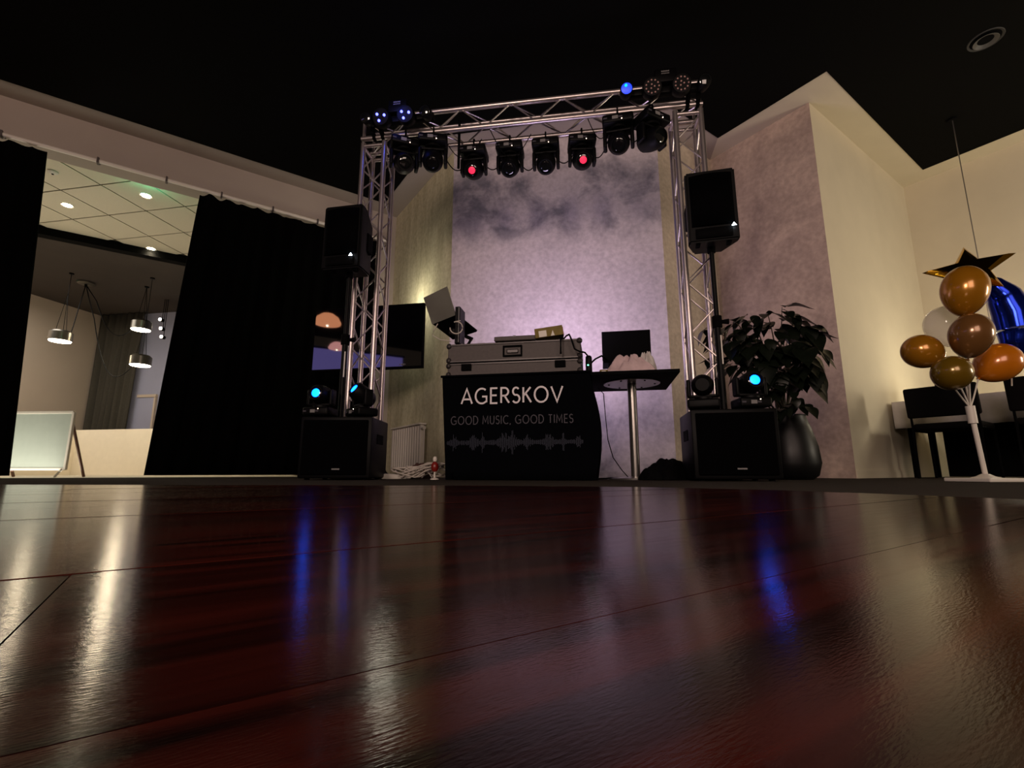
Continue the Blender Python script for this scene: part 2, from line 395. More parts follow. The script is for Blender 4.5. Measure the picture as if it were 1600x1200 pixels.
# ------------------------------------------------------------------ neighbouring room seen between the curtains
cv, dv = Vector((cos(CA), sin(CA), 0)), Vector((-sin(CA), cos(CA), 0))
lf = [tuple(ab(*p))[:2] for p in ((-9, -6.432), (5, -6.432), (5, -16), (-9, -16))]
struct(MB().prism(lf, -.12, -.002).build('floor', M_lfloor))
strip = [tuple(ab(*p))[:2] for p in ((-8, -6.632), (4, -6.632), (4, -8.97), (-8, -8.97))]
gr = struct(MB().prism(strip, 3.497, 3.56).build('ceiling', M_grid))
T = .60
ph_c, ph_d = -1.535*3.43, 1.257*3.43
for i in range(-14, 14):
    for j in range(-10, 16):
        c0, d0 = ph_c+i*T, ph_d+j*T; g = .009
        pts = [cv*(c0+u)+dv*(d0+v) for u, v in ((g, g), (T-g, g), (T-g, T-g), (g, T-g))]
        a_mid = (pts[0]+pts[2]).dot(ax)/2
        if not -4.5 < a_mid < 2.2: continue
        pl = clip_convex([p.xy for p in pts], strip)
        if len(pl) >= 3 and area2(pl) > .02: MB().prism(pl, 3.485, 3.496).build('ceiling_tile', M_tile, gr)
wall('trim_8', [(-8, -8.97), (4, -8.97), (4, -9.12), (-8, -9.12)], 3.37, 3.6, M_black_ceil)
wall('ceiling', [(-9, -9.12), (5, -9.12), (5, -15.5), (-9, -15.5)], 3.385, 3.5, M_dark_ceil)
cor = Vector((-2.67, 3.01, 0))*3.33
def cdbox(name, o, c0, c1, d0, d1, z0, z1, m):
    P = [o+cv*u+dv*v for u, v in ((c0, d0), (c1, d0), (c1, d1), (c0, d1))]
    return MB().prism([p.xy for p in P], z0, z1).build(name, m)
M_lw = mat('lounge_wall_paint', (188, 172, 156), .8, noise=.03, scale=2)
M_lwb = mat('lounge_wall_blue', (150, 152, 176), .8, noise=.04, scale=2)
struct(cdbox('wall_lounge_left', cor, -.15, 0, -7, .15, 0, 3.384, M_lw))
lw = struct(cdbox('wall_lounge_back', cor, 0, 6, 0, .15, 0, 3.384, M_lwb))
struct(cdbox('door_1', cor, 1.24, 1.62, -.03, -.001, 0, 1.56, M_lwb))
struct(cdbox('trim_9', cor, 1.20, 1.66, -.05, -.001, 1.565, 1.62, M_lw))
struct(cdbox('trim_9', cor, 1.62, 1.66, -.05, -.001, 0, 1.56, M_lw))
pc = Vector((-7.84, 8.66, 0))
M_par = mat('parapet_cream', (240, 230, 212), .7, noise=.02)
struct(MB().prism([p.xy for p in (pc, pc+cv*4.4, pc+cv*4.4+dv*.12, pc+dv*.12-cv*.12, pc-dv*4-cv*.12, pc-dv*4)], 0, .80).build('wall_parapet', M_par))
# pleated drape in the corner of the lounge
def pleats(p0, p1, q0, q1, z0, z1, amp, n, nu=None, nv=8):
    p0, p1, q0, q1 = map(Vector, (p0, p1, q0, q1)); nu = nu or n*8
    d = (p1-p0).normalized(); nn = Vector((-d.y, d.x, 0))
    def f(u, v):
        top = p0.lerp(p1, u); bot = q0.lerp(q1, u)
        k = amp*sin(u*n*2*pi)*(.55+.45*(1-v))+amp*.35*sin(u*n*4.7+v*2)
        P = bot.lerp(top, v)+nn*k; P.z = z0+(z1-z0)*v; return P
    return MB().sheet(f, nu, nv)
c0 = cor+cv*.06-dv*.12
tag(pleats(c0, c0+cv*1.14, c0, c0+cv*1.02, .02, 3.37, .05, 7).build('pleated_drape', M_gcurtain, smooth=True, solid=.006),
    'grey-green pleated drape hanging in the far corner of the bright room', 'curtain')
# light switch
sw = thing('light_switch', 'tiny white switch on the left wall of the bright room', 'switch', cor-dv*1.7+Vector((0, 0, 1.12)), CA)
MB().box((.008, 0, 0), (.012, .09, .09), .004).build('switch_plate', M_whitep, sw)
MB().box((.018, 0, 0), (.008, .045, .05), .002).build('rocker', M_whitep, sw)

# downlights
def downlight(p, z, lab, lit=True, R=.05, grp=None):
    t = thing('ceiling_downlight', lab, 'ceiling light', (p[0], p[1], z), 0, grp)
    MB().lathe([(R*1.0, 0), (R*1.35, -.006), (R*1.4, 0), (R*1.35, .002), (R, .002)]).build('trim_ring', M_whitep, t, True)
    MB().lathe([(0, .0), (R*.98, .0), (R*.98, -.003), (0, -.006)]).build('lamp_glass', M_downl, t, True)
    return t
for px, py, lab in ((105, 321, 'lit downlight at left in the tiled ceiling, between the curtains'), (228, 306, 'lit downlight in the tiled ceiling beside the green glow'), (236, 389, 'lit downlight at the far edge of the tiled ceiling, near the dark bulkhead')):
    r_ = at(px, py, 1); k = (3.478-CAMH)/(r_.z-CAMH); P = Vector((r_.x*k, k, 0))
    downlight(P, 3.481, lab)
    light('downlight_beam', 'SPOT', (P.x, P.y, 3.44), 26, (1, .84, .6), .05, target=(P.x, P.y, 0), spot=130, blend=.8)
r_ = at(83, 268, 1); k = (3.43)/(r_.z-CAMH)
t = thing('smoke_detector', 'small white detector disc on the tiled ceiling near the left curtain', 'detector', (r_.x*k, k, 3.484))
MB().lathe([(0, 0), (.05, 0), (.05, -.012), (.03, -.03), (0, -.032)]).build('housing', M_whitep, t, True)
MB().lathe([(0, -.032), (.012, -.032), (.01, -.038), (0, -.038)]).build('sensor', M_black, t, True)
# exit sign on the far side of the header, its green light on the tiles
ep = ab(-.62, -6.665, 3.405)
t = thing('exit_sign', 'green glowing sign just behind the curtain rail, lighting the tiles', 'sign', ep, AA)
MB().box((0, 0, .0), (.32, .05, .05), .008).build('sign_housing', M_whitep, t)
MB().box((0, 0, .027), (.29, .04, .004)).build('lit_panel', M_exit, t)
light('exit_glow', 'POINT', ep+ab(0, -.06, .02), 3, (.05, 1, .5), .03)

# pendants with swagged cable
def pendant(px, py, Y, lab, tilt, canopy_dx, swag):
    P = at(px, py, Y)
    t = thing('pendant_lamp', lab, 'pendant lamp', P, 0, 'drum pendants of the bright room')
    R, hh = .155, .17
    sh = MB().lathe([(R, -hh/2), (R, hh/2-.03), (R*.8, hh/2), (0, hh/2), (0, hh/2-.008), (R*.78, hh/2-.01), (R*.96, hh/2-.035), (R*.96, -hh/2)]).build('lamp_shade', M_lamp_metal, t, True)
    MB().lathe([(0, -hh/2+.02), (R*.94, -hh/2+.012), (R*.9, -hh/2-.012), (0, -hh/2-.03)]).build('diffuser', M_bulb, t, True)
    zt = 3.384-P.z
    w_ = MB()
    for a in (0, 2.1, 4.2): w_.tube([(R*.5*cos(a), R*.5*sin(a), hh/2), (0, 0, min(zt, .75))], .004, 5)
    w_.tube([(0, 0, min(zt, .75)), (0, 0, zt)], .004, 5)
    w_.build('suspension_wire', M_black, t)
    MB().cyl((0, 0, zt-.02), (0, 0, zt-.001), .035).build('ceiling_hook', M_black, t)
    cz = Vector((canopy_dx[0], canopy_dx[1], zt-.04))
    pts = []
    for i in range(15):
        u = i/14; pp = Vector((0, 0, hh/2)).lerp(cz, u); pp.z = hh/2+(cz.z-hh/2)*u**2.6-swag*sin(pi*min(1, u*1.25))*(1 if u < .8 else 0)
        pts.append(pp)
    MB().tube(pts, .008, 6).build('power_cable', M_black, t, True)
    sh.rotation_euler = (tilt, 0, 0)
    light('pendant_lamp_glow', 'POINT', P-Vector((0, 0, hh/2+.09)), 9, (1, .82, .55), .08)
    return t
cano = at(135, 441, 8.09)
ps = [(95, 525, 7.7, 'drum pendant nearest the left curtain, seen side on'), (221, 508, 8.3, 'upper of the two glowing drum pendants beside the grey drape'), (220, 563, 7.9, 'lower of the two glowing drum pendants beside the grey drape')]
for (px, py, Y, lab), sg in zip(ps, (.25, .35, .45)):
    P = at(px, py, Y); pendant(px, py, Y, lab, 0, (cano.x-P.x, cano.y-P.y), sg)
t = thing('ceiling_canopy', 'dark round canopy on the charcoal ceiling where the pendant cables meet', 'ceiling fitting', (cano.x, cano.y, 3.384))
MB().lathe([(0, 0), (.13, 0), (.13, -.03), (.11, -.04), (0, -.04)]).build('canopy_disc', M_lamp_metal, t, True)
MB().cyl((0, 0, -.04), (0, 0, -.09), .02).build('cable_gland', M_black, t)
# three small track spots
for i, (px, py) in enumerate(((250, 499), (251, 513), (252, 526))):
    P = at(px, py, 8.9)
    t = thing('track_spotlight', ('topmost', 'middle', 'lowest')[i]+' of the three tiny spotlights beside the right-hand curtain', 'spotlight', P, 0, 'tiny spotlights of the bright room')
    MB().cyl((0, .08, 0), (0, 0, 0), .035, n=10).build('lamp_body', M_black, t)
    MB().cyl((0, 0, 0), (0, -.004, 0), .03, n=10).build('lamp_glass', M_bulb, t)
    MB().cyl((0, .06, 0), (0, .06, 3.383-P.z), .006, n=6).build('drop_rod', M_black, t)
# free-standing board
t = thing('whiteboard_stand', 'pale board in a white frame on brown legs, half behind the left curtain', 'board', at(20, 742, 5.6)*1, radians(-4))
t.location.z = 0
bw, bh = .98, .74
mb = MB()
for bx0, bxs in (((bw/2-.35, 0, bh), (bw, .03, .03)), ((bw/2-.35, 0, .09), (bw, .03, .03)), ((bw-.35, 0, bh/2+.04), (.03, .03, bh-.08)), ((-.35, 0, bh/2+.04), (.03, .03, bh-.08))): mb.box(bx0, bxs, .005)
MB().box((bw/2-.35, 0, bh/2+.045), (bw-.04, .012, bh-.1)).build('board_panel', M_board, t)
mb.build('board_frame', M_whitep, t)
for x in (-.3, bw-.38):
    MB().tube([(x, .02, bh-.1), (x+.03, .24, 0)], .015, 6).build('leg', M_wood, t)
    MB().tube([(x, 0, .1), (x, -.08, 0)], .012, 6).build('leg', M_whitep, t)

# ------------------------------------------------------------------ curtains and rail
RZ, RB = 3.335, -6.33
rail = thing('curtain_rail', 'cream curtain rail running along the fascia above the black curtains', 'curtain rail', (0, 0, 0))
mb = MB(); mb.tube([ab(-3.6, RB, RZ), ab(2.2, RB, RZ)], .022, 10); mb.build('rail_tube', M_whitep, rail, True)
for a in (-3.3, -2.5, -1.75, -1.02, -.42, .12, .68, 1.22, 1.8):
    M = Matrix.Translation(ab(a, RB, RZ)) @ rotz(AA)
    MB().box((0, 0, 0), (.018, .06, .062), M=M).box((0, .05, .02), (.014, .12, .014), M=M).build('bracket', M_case, rail)
def scallop_curtain(name, a0, a1, q0, q1, lab, n):
    o = pleats(ab(a0, RB), ab(a1, RB), ab(q0, RB+.03), ab(q1, RB+.03), .022, RZ-.03, .045, n, nv=10)
    # scalloped heading between the gliders
    o.bm.verts.ensure_lookup_table()
    mx = RZ-.03
    d = ab(1, 0)
    for v in o.bm.verts:
        if v.co.z > mx-.01:
            s_ = v.co.dot(ax); v.co.z = mx-.035*abs(sin(s_*pi/.17))
    t = o.build(name, M_curtain, smooth=True, solid=.006)
    return tag(t, lab, 'curtain')
scallop_curtain('black_curtain', -3.5, -1.41, -3.5, -1.25, 'black floor-length curtain at the left edge, left of the bright opening', 11)
scallop_curtain('black_curtain', -.093, 2.05, -.26, 2.05, 'wide black floor-length curtain right of the opening, behind the left loudspeaker', 12)

# ------------------------------------------------------------------ truss gate
S, BAR = .20, .022
L_, ZT = 2.91, 3.02
TA = radians(-8.33)
tr = thing('lighting_truss', 'silver aluminium truss gate of two square towers and a crossbeam over the booth', 'truss', (-1.341, 3.875, 0), TA)
def cylmesh(name, r, n=8):
    b = bmesh.new(); bmesh.ops.create_cone(b, cap_ends=True, segments=n, radius1=r, radius2=r, depth=1)
    me = bpy.data.meshes.new(name); b.to_mesh(me); b.free(); me.materials.append(M_alu)
    me.polygons.foreach_set('use_smooth', [True]*len(me.polygons)); 
    try: me.set_sharp_from_angle(angle=radians(40))
    except Exception: pass
    return me
CH, BR = cylmesh('chord', BAR, 14), cylmesh('brace', .007, 6)
def rod(name, me, parent, p0, p1):
    p0, p1 = Vector(p0), Vector(p1); d = p1-p0
    M = Matrix.Translation((p0+p1)/2) @ d.to_track_quat('Z', 'Y').to_matrix().to_4x4() @ Matrix.Diagonal((1, 1, d.length, 1))
    return link(name, me, parent, M)
def tower(x0):
    p = MB().box((x0+S/2, S/2, .008), (.34, .34, .012), .003).build('tower', M_alu, tr)
    top = ZT-.045
    for i, (u, v) in enumerate(((0, 0), (S, 0), (S, S), (0, S))): rod('chord', CH, p, (x0+u, v, .014), (x0+u, v, top))
    for (u0, v0, u1, v1) in ((0, 0, S, 0), (S, 0, S, S), (S, S, 0, S), (0, S, 0, 0)):
        rod('end_bar', cylm2, p, (x0+u0, v0, top-.03), (x0+u1, v1, top-.03))
        n = 14; hh = (top-.1)/n
        for k in range(n):
            A, B = ((u0, v0), (u1, v1)) if (k+(u0 > 0)) % 2 else ((u1, v1), (u0, v0))
            z0, z1 = .05+k*hh, .05+(k+1)*hh
            rod('brace', BR, p, (x0+A[0], A[1], z0), (x0+B[0], B[1], z1))
cylm2 = cylmesh('end_bar', .016, 10)
tower(0); tower(L_-S)
bp = MB()
for x in (0, L_):
    for y in (0, S): bp.box((x, y, ZT+S/2), (.02, .03, S), .004)
bm_ = bp.build('crossbeam', M_alu, tr)
for (y, z) in ((0, 0), (0, S), (S, 0), (S, S)): rod('chord', CH, bm_, (-.02, y, ZT+z), (L_+.02, y, ZT+z))
n = 13; hl = L_/n
for face in range(4):
    for k in range(n):
        x0, x1 = k*hl, (k+1)*hl; f = (k+face) % 2
        a_, b_ = (0, S) if f else (S, 0)
        if face == 0: P, Q = (x0, 0, ZT+a_), (x1, 0, ZT+b_)
        elif face == 1: P, Q = (x0, S, ZT+a_), (x1, S, ZT+b_)
        elif face == 2: P, Q = (x0, a_, ZT), (x1, b_, ZT)
        else: P, Q = (x0, a_, ZT+S), (x1, b_, ZT+S)
        rod('brace', BR, bm_, P, Q)
def onbeam(s, y, z): return Vector((-1.341, 3.875, 0))+rotz(TA).to_3x3() @ Vector((s, y, 0))+Vector((0, 0, z))

# ------------------------------------------------------------------ moving heads
def moving_head(name, lab, loc, rz, hang, aim, lens, grp, scale=1.0, roll=0):
    """origin at the foot (standing) or the clamp (hanging); aim = elevation of the lens above horizontal, front is -y"""
    t = thing(name, lab, 'stage light', loc, rz, grp); t.scale = (scale,)*3
    s = -1 if hang else 1; o = -.075 if hang else 0
    MB().box((0, 0, o+s*.04), (.24, .20, .075), .018, 3).build('base', M_black, t, True)
    bd = MB().box((-.02, -.101, o+s*.04), (.045, .003, .028)).build('display', M_grayprint, t)
    for x in (-.075, .04): MB().box((x-.02, -.101, o+s*.04), (.03, .003, .012)).build('button_row', M_txt2, t)
    yk = MB()
    yk.cyl((0, 0, o+s*.077), (0, 0, o+s*.095), .07, n=20)
    yk.box((0, 0, o+s*.105), (.235, .075, .022), .008, 2)
    for x in (-.105, .105): yk.box((x, 0, o+s*.17), (.03, .085, .145), .012, 3)
    yk.build('yoke', M_black, t, True)
    hz = o+s*.195
    R = Matrix.Translation((0, 0, hz)) @ Matrix.Rotation(aim, 4, 'X') @ rotz(0)
    # the head looks along local -y before the tilt
    h_ = MB().lathe([(0, -.115), (.05, -.115), (.075, -.09), (.086, -.03), (.086, .03), (.078, .085), (.062, .11), (.055, .11), (.055, .10), (0, .10)], 24, M=R @ Matrix.Rotation(pi/2, 4, 'X'))
    h_.build('head', M_black, t, True)
    MX = R @ Matrix.Rotation(pi/2, 4, 'X')
    MB().lathe([(0, .104), (.03, .103), (.050, .100), (.052, .098), (0, .098)], 20, M=MX).build('lens', M_lens_off, t, True)
    if lens is not M_lens_off:
        rb = .030 if hang else .038
        MB().lathe([(0, .109), (rb*.8, .1075), (rb, .1055), (rb, .103), (0, .103)], 20, M=MX).build('lit_beam_glass', lens, t, True)
    MB().sphere((.03, -.101, o+s*.06), .004, n=8).build('status_led', M_led_dot, t)
    if hang:
        k = MB(); k.box((0, 0, -.045), (.035, .03, .055), .004)
        for i in range(10):
            a0 = pi*2*i/10; a1 = pi*2*(i+1)/10
            k.cyl((.0, .034*cos(a0), .034*sin(a0)), (.0, .034*cos(a1), .034*sin(a1)), .007, n=6)
        k.build('clamp', M_blackm, t)
    return t
HG = 'moving-head lights hanging under the truss'
for s_, lab, rz, aim, ln in ((.391, 'moving-head light hanging nearest the left tower, under the blue-lit bar', .5, .5, M_lens_off),
                         (.655, 'hanging moving-head light, second from the left tower', .25, .8, M_lens_off),
                         (2.249, 'hanging moving-head light, second from the right tower, under the unlit bar', -.1, .75, M_lens_off),
                         (2.513, 'hanging moving-head light nearest the right tower, lens turned right', .6, .35, M_lens_off)):
    moving_head('moving_head_light', lab, onbeam(s_, 0, ZT), TA+rz, True, aim, ln, HG, 1.05)
for s_, lab, rz, aim, ln in ((.978, 'hanging moving-head light with a red lens, third from the left tower', 0, .62, M_led_red),
                         (1.309, 'unlit hanging moving-head light just right of the left red one', 0, .8, M_lens_off),
                         (1.632, 'unlit hanging moving-head light just left of the right red one', 0, .85, M_lens_off),
                         (1.948, 'hanging moving-head light with a red lens, third from the right tower', .1, .6, M_led_red)):
    moving_head('moving_head_light', lab, onbeam(s_, S, ZT), TA+rz, True, aim, ln, HG, 1.0)

# light bars clamped to the front of the truss
def light_bar(s_c, lab, heads):
    t = thing('light_bar', lab, 'stage light', onbeam(s_c, -.13, ZT+.055), TA)
    MB().box((0, .04, .02), (.62, .06, .06), .01, 2).build('bar_body', M_black, t, True)
    MB().box((0, -.012, .105), (.17, .06, .12), .012, 2).build('control_box', M_black, t, True)
    mb = MB()
    for i, y in enumerate((.135, .115)):
        for k in range(6): mb.box((-.028+k*.0105, -.0435, y), (.008, .002, .008 if i else .010))
    mb.build('lettering', M_grayprint, t)
    for x in (-.27, -.19) if s_c < 1 else (.19, .27):
        MB().box((x, .085, -.03), (.032, .05, .06), .006).box((x, .128, -.055), (.032, .060, .060), .012).build('clamp', M_blackm, t)
    for x, kind in heads:
        if kind in ('derby', 'par'):
            p = MB().lathe([(0, .05), (.06, .05), (.075, .03), (.078, -.02), (.07, -.05), (.066, -.05), (.066, -.045), (0, -.045)], 24,
                           M=Matrix.Translation((x, -.02, 0)) @ Matrix.Rotation(-pi/2+.25, 4, 'X')).build('lamp_head', M_black, t, True)
            fm = Matrix.Translation((x, -.02, 0)) @ Matrix.Rotation(-pi/2+.25, 4, 'X')
            if kind == 'derby':
                for a in (2.5, .25, 4.3): MB().sphere(fm @ Vector((.036*cos(a), -.036*sin(a), -.05)), .0115, n=10).build('led', M_led_blue, p)
            else:
                pts = [(0.016, 0), (-.010, .014), (-.006, -.016)]+[(.05*cos(q_*2*pi/11), .05*sin(q_*2*pi/11)) for q_ in range(11)]
                for a, b in pts: MB().sphere(fm @ Vector((a, b, -.049)), .0068, n=8).build('led', M_uled, p)
        else:
            fm = Matrix.Translation((x, -.02, .01)) @ Matrix.Rotation(-pi/2+.3, 4, 'X')
            p = MB().lathe([(0, .06), (.045, .06), (.05, .02), (.05, -.05), (.046, -.055), (.044, -.05), (0, -.05)], 20, M=fm).build('lamp_head', M_black, t, True)
            MB().lathe([(0, -.056), (.03, -.054), (.043, -.05), (0, -.049)], 18, M=fm).build('lens', M_led_bluef if kind == 'lit' else M_lens_off, p, True)
            if kind == 'lit':
                MB().sphere(fm @ Vector((-.006, -.02, -.057)), .012, n=8).build('led', M_led_cyan, p)
    return t
light_bar(.375, 'black light bar with two clusters of blue LEDs on the truss above the left tower', [(-.27, 'spot'), (-.135, 'derby'), (.085, 'derby'), (.26, 'spot')])
light_bar(2.62, 'black light bar with two unlit LED arrays and a blue lens above the right tower', [(-.31, 'lit'), (-.11, 'par'), (.115, 'par'), (.29, 'spot')])
bl = onbeam(.36, -.2, ZT+.16)
light('bar_glow', 'POINT', bl+Vector((0, -.12, -.06)), 1.6, (.05, .1, 1), .06)

# cables looping along the beam
mb = MB()
def swag(p, q, dip, n=12):
    return [Vector(p).lerp(Vector(q), i/n)-Vector((0, 0, dip*sin(pi*i/n))) for i in range(n+1)]
xs = [.39, .655, .978, 1.309, 1.632, 1.948, 2.249, 2.513]
for i in range(7):
    y = [0, 0, S, S, S, S, 0, 0]
    p = onbeam(xs[i]+.06, y[i]+.05, ZT-.15); q_ = onbeam(xs[i+1]-.06, y[i+1]+.05, ZT-.15)
    o = MB().tube(swag(p, q_, .10+.04*(i % 2)), .005, 5).build('power_cable', M_blackm, smooth=True)
    tag(o, 'thin black cable sagging between the '+('first', 'second', 'third', 'fourth', 'fifth', 'sixth', 'seventh')[i]+' and next hanging light from the left', 'cable', 'thin black cables linking the hanging lights')
for s0, s1, dp, lb in ((.72, 1.05, .22, 'loop left of the left red light'), (1.15, 1.5, .26, 'deepest loop, between the red lights'), (2.0, 2.2, .16, 'loop right of the right red light')):
    o = MB().tube(swag(onbeam(s0, .02, ZT+.0), onbeam(s1, S-.02, ZT+.02), dp), .004, 5).build('signal_cable', M_blackm, smooth=True)
    tag(o, 'thin dark signal cable under the beam, '+lb, 'cable', 'loops of signal cable under the beam')
safety = MB().cyl(onbeam(.86, .1, ZT-.31), onbeam(.86, .1, ZT+.17), .012, n=8).build('hanging_rod', M_blackm)
tag(safety, 'short black rod hanging through the beam left of the left red light', 'rod')

# ------------------------------------------------------------------ subwoofers, poles, loudspeakers
def subwoofer(fl_center, rz, lab):
    t = thing('subwoofer', lab, 'speaker', fl_center, rz)
    W_, Hh, Dp = .505, .43, .44
    MB().box((0, Dp/2, Hh/2+.012), (W_, Dp, Hh), .012, 2).build('cabinet', M_black, t, True)
    MB().box((0, -.008, Hh/2+.012), (W_-.05, .014, Hh-.05), .005, 2).build('grille', M_grille, t)
    MB().box((0.02, -.017, .075), (.055, .003, .009)).build('logo_badge', M_grayprint, t)
    for x in (-.2, .2):
        for y in (.05, .38): MB().cyl((x, y, 0), (x, y, .013), .018, n=10).build('rubber_foot', M_blackm, t)
    for sx in (-1, 1):
        MB().box((sx*(W_/2+.001), Dp*.5, Hh*.68), (.006, .16, .07), .002).build('handle', M_blackm, t)
    MB().cyl((0, Dp/2, Hh+.011), (0, Dp/2, Hh+.02), .03, n=14).build('pole_socket', M_steel, t)
    return t
SL = Vector((-1.240, 3.385, 0)); SR = Vector((1.12, 3.0, 0))+cv*.255
subwoofer(SL, 0, 'black subwoofer cabinet at left, in front of the black curtain')
subwoofer(SR, CA, 'black subwoofer cabinet at right, beside the potted plant')
def spk(base, rz, z_bot, lab, plab, srz, led_x):
    p = thing('speaker_pole', plab, 'speaker pole', base+Vector((0, 0, .45)), rz)
    MB().cyl((0, 0, 0), (0, 0, .62), .022, n=14).build('lower_tube', M_black, p, True)
    MB().cyl((0, 0, .60), (0, 0, z_bot-.45), .0165, n=14).build('upper_tube', M_black, p, True)
    MB().cyl((0, 0, .58), (0, 0, .66), .032, n=14).build('collar', M_blackm, p, True)
    MB().cyl((.03, 0, .62), (.075, 0, .62), .014, .02, n=10).build('locking_knob', M_blackm, p, True)
    MB().box((.012, -.021, .42), (.008, .004, .20)).build('label_strip', M_whitep, p)
    t = thing('loudspeaker', lab, 'speaker', base+Vector((0, 0, z_bot)), srz)
    wf, wb, dpt, hh = .325, .20, .30, .53
    y0, y1 = -dpt*.5, dpt*.5
    poly = [(-wf/2, y0), (wf/2, y0), (wf/2, y0+.07), (wb/2, y1), (-wb/2, y1), (-wf/2, y0+.07)]
    mb = MB().prism(poly, 0, hh)
    for v in mb.bm.verts:
        if v.co.z < .01 and v.co.y > 0: v.co.z = .045
        if v.co.z > hh-.01 and v.co.y > 0: v.co.z = hh-.05
    bmesh.ops.bevel(mb.bm, geom=mb.bm.edges[:], offset=.012, segments=2, affect='EDGES')
    mb.build('cabinet', M_black, t, True)
    mb = MB()
    n = 10
    f = lambda u, v: Vector(((u-.5)*(wf-.05), y0-.004-.02*sin(pi*u), .11+v*(hh-.15)))
    mb.sheet(f, 12, 2); mb.build('grille', M_grille, t, True, solid=.004)
    MB().sheet(lambda u, v: Vector(((u-.5)*(wf-.09), y0-.008-.006*sin(pi*u), .02+v*.07)), 8, 2).build('lower_fascia', M_blackm, t, True, solid=.004)
    MB().prism([(-.015, 0), (.015, 0), (0, .022)], 0, .004, M=Matrix.Translation((led_x, y0-.020, .085)) @ Matrix.Rotation(pi/2, 4, 'X')).build('logo_light', M_logo, t)
    for sx in (-1, 1):
        MB().box((sx*(wf/2-.030), .02, hh*.5), (.05, .09, .16), .01, 2, M=None).build('handle', M_blackm, t)
    MB().cyl((0, 0, -.02), (0, 0, .03), .028, n=14).build('pole_cup', M_blackm, t)
    for x in (-.1, .1): MB().box((x, -.09, .0), (.03, .05, .018), .004).build('foot', M_blackm, t)
    return t
PLb = Vector((-1.30, 3.62, 0)); PRb = SR+dv*.22
spk(PLb, 0, 1.60, 'black loudspeaker on a pole before the left truss tower, small blue-white light',
    'black extending pole rising from the left subwoofer', radians(-11), .10)
spk(PRb, CA, 1.60, 'black loudspeaker on a pole before the right truss tower, small blue-white light',
    'black extending pole rising from the right subwoofer', radians(-14), .125)

# moving heads standing on the subs
FG = 'moving-head lights standing on the subwoofers'
zt = .4545
moving_head('moving_head_light', 'moving head with a bright cyan lens at the outer end of the left subwoofer', SL+Vector((-.165, .12, zt)), -.15, False, -.05, M_led_cyan, FG, .82)
moving_head('moving_head_light', 'moving head by the pole foot on the left subwoofer, cyan lens turned up left', SL+Vector((.13, .14, zt)), -.75, False, -.55, M_led_cyan, FG, .82)
moving_head('moving_head_light', 'floor-standing moving head turned away, at the inner end of the right subwoofer', SR-cv*.145+dv*.12+Vector((0, 0, zt)), CA+pi*.93, False, -.1, M_lens_off, FG, .82)
moving_head('moving_head_light', 'moving head with a bright cyan lens on the right subwoofer, before the leaves', SR+cv*.14+dv*.12+Vector((0, 0, zt)), CA+.15, False, -.15, M_led_cyan, FG, .82)

# ------------------------------------------------------------------ booth: table, printed cloth, flight case and gear
BO = Vector((.01, 3.30, 0)); BW, BD, BH = 1.04, .60, .735
bt = thing('folding_table', 'folding table hidden under the printed black booth cloth', 'table', BO, CA)
MB().box((0, BD/2+.02, BH-.02), (BW-.06, BD-.04, .03), .006).build('tabletop', M_blackm, bt)
for x in (-1, 1):
    for y in (.09, BD-.06): MB().cyl((x*(BW/2-.12), y, 0), (x*(BW/2-.12), y, BH-.035), .014, n=10).build('leg', M_steel, bt)
# cloth = closed skirt with a top, slight folds and a flare on the right
def cloth():
    mb = MB(); nz, hw = 10, BW/2
    per = []
    for i in range(41): per.append((-hw+BW*i/40, 0, 0))
    for i in range(1, 21): per.append((hw, BD*i/20, 1))
    for i in range(1, 41): per.append((hw-BW*i/40, BD, 2))
    for i in range(1, 20): per.append((-hw, BD-BD*i/20, 3))
    rings = []
    for k in range(nz+1):
        v = k/nz; z = BH*(1-v)+.004*v; ring = []
        for x, y, s_ in per:
            fx = 0; fy = 0
            if s_ == 0: fy = -.010*v*abs(sin(x*7))*(abs(x) > .42)-.002*sin(x*5)*v
            if x > hw-.07: fx = .055*sin(pi*min(1, v*.95))**1.2+.02*v
            if x < -hw+.07: fx = .045*v
            if s_ in (1, 3): fx += (.016*sin(y*30))*v*(1 if s_ == 1 else -1)
            ring.append(mb.bm.verts.new((x+fx, y+fy, z)))
        rings.append(ring)
    n = len(per)
    for k in range(nz):
        for i in range(n): mb.bm.faces.new((rings[k][i], rings[k][(i+1) % n], rings[k+1][(i+1) % n], rings[k+1][i]))
    mb.bm.faces.new(rings[0])
    # gathered pleat lump at the top right corner
    return mb
bc = thing('booth_cloth', 'black cloth over the booth table printed with a name, a motto and a sound wave', 'tablecloth', BO, CA)
cl = cloth().build('cloth', M_cloth, bc, True, solid=.003)
MB().tube([(-BW/2-.008, -.008, BH-.006), (BW/2+.008, -.008, BH-.006), (BW/2+.008, BD, BH-.006)], .009, 8).build('hem', M_cloth, bc, True)

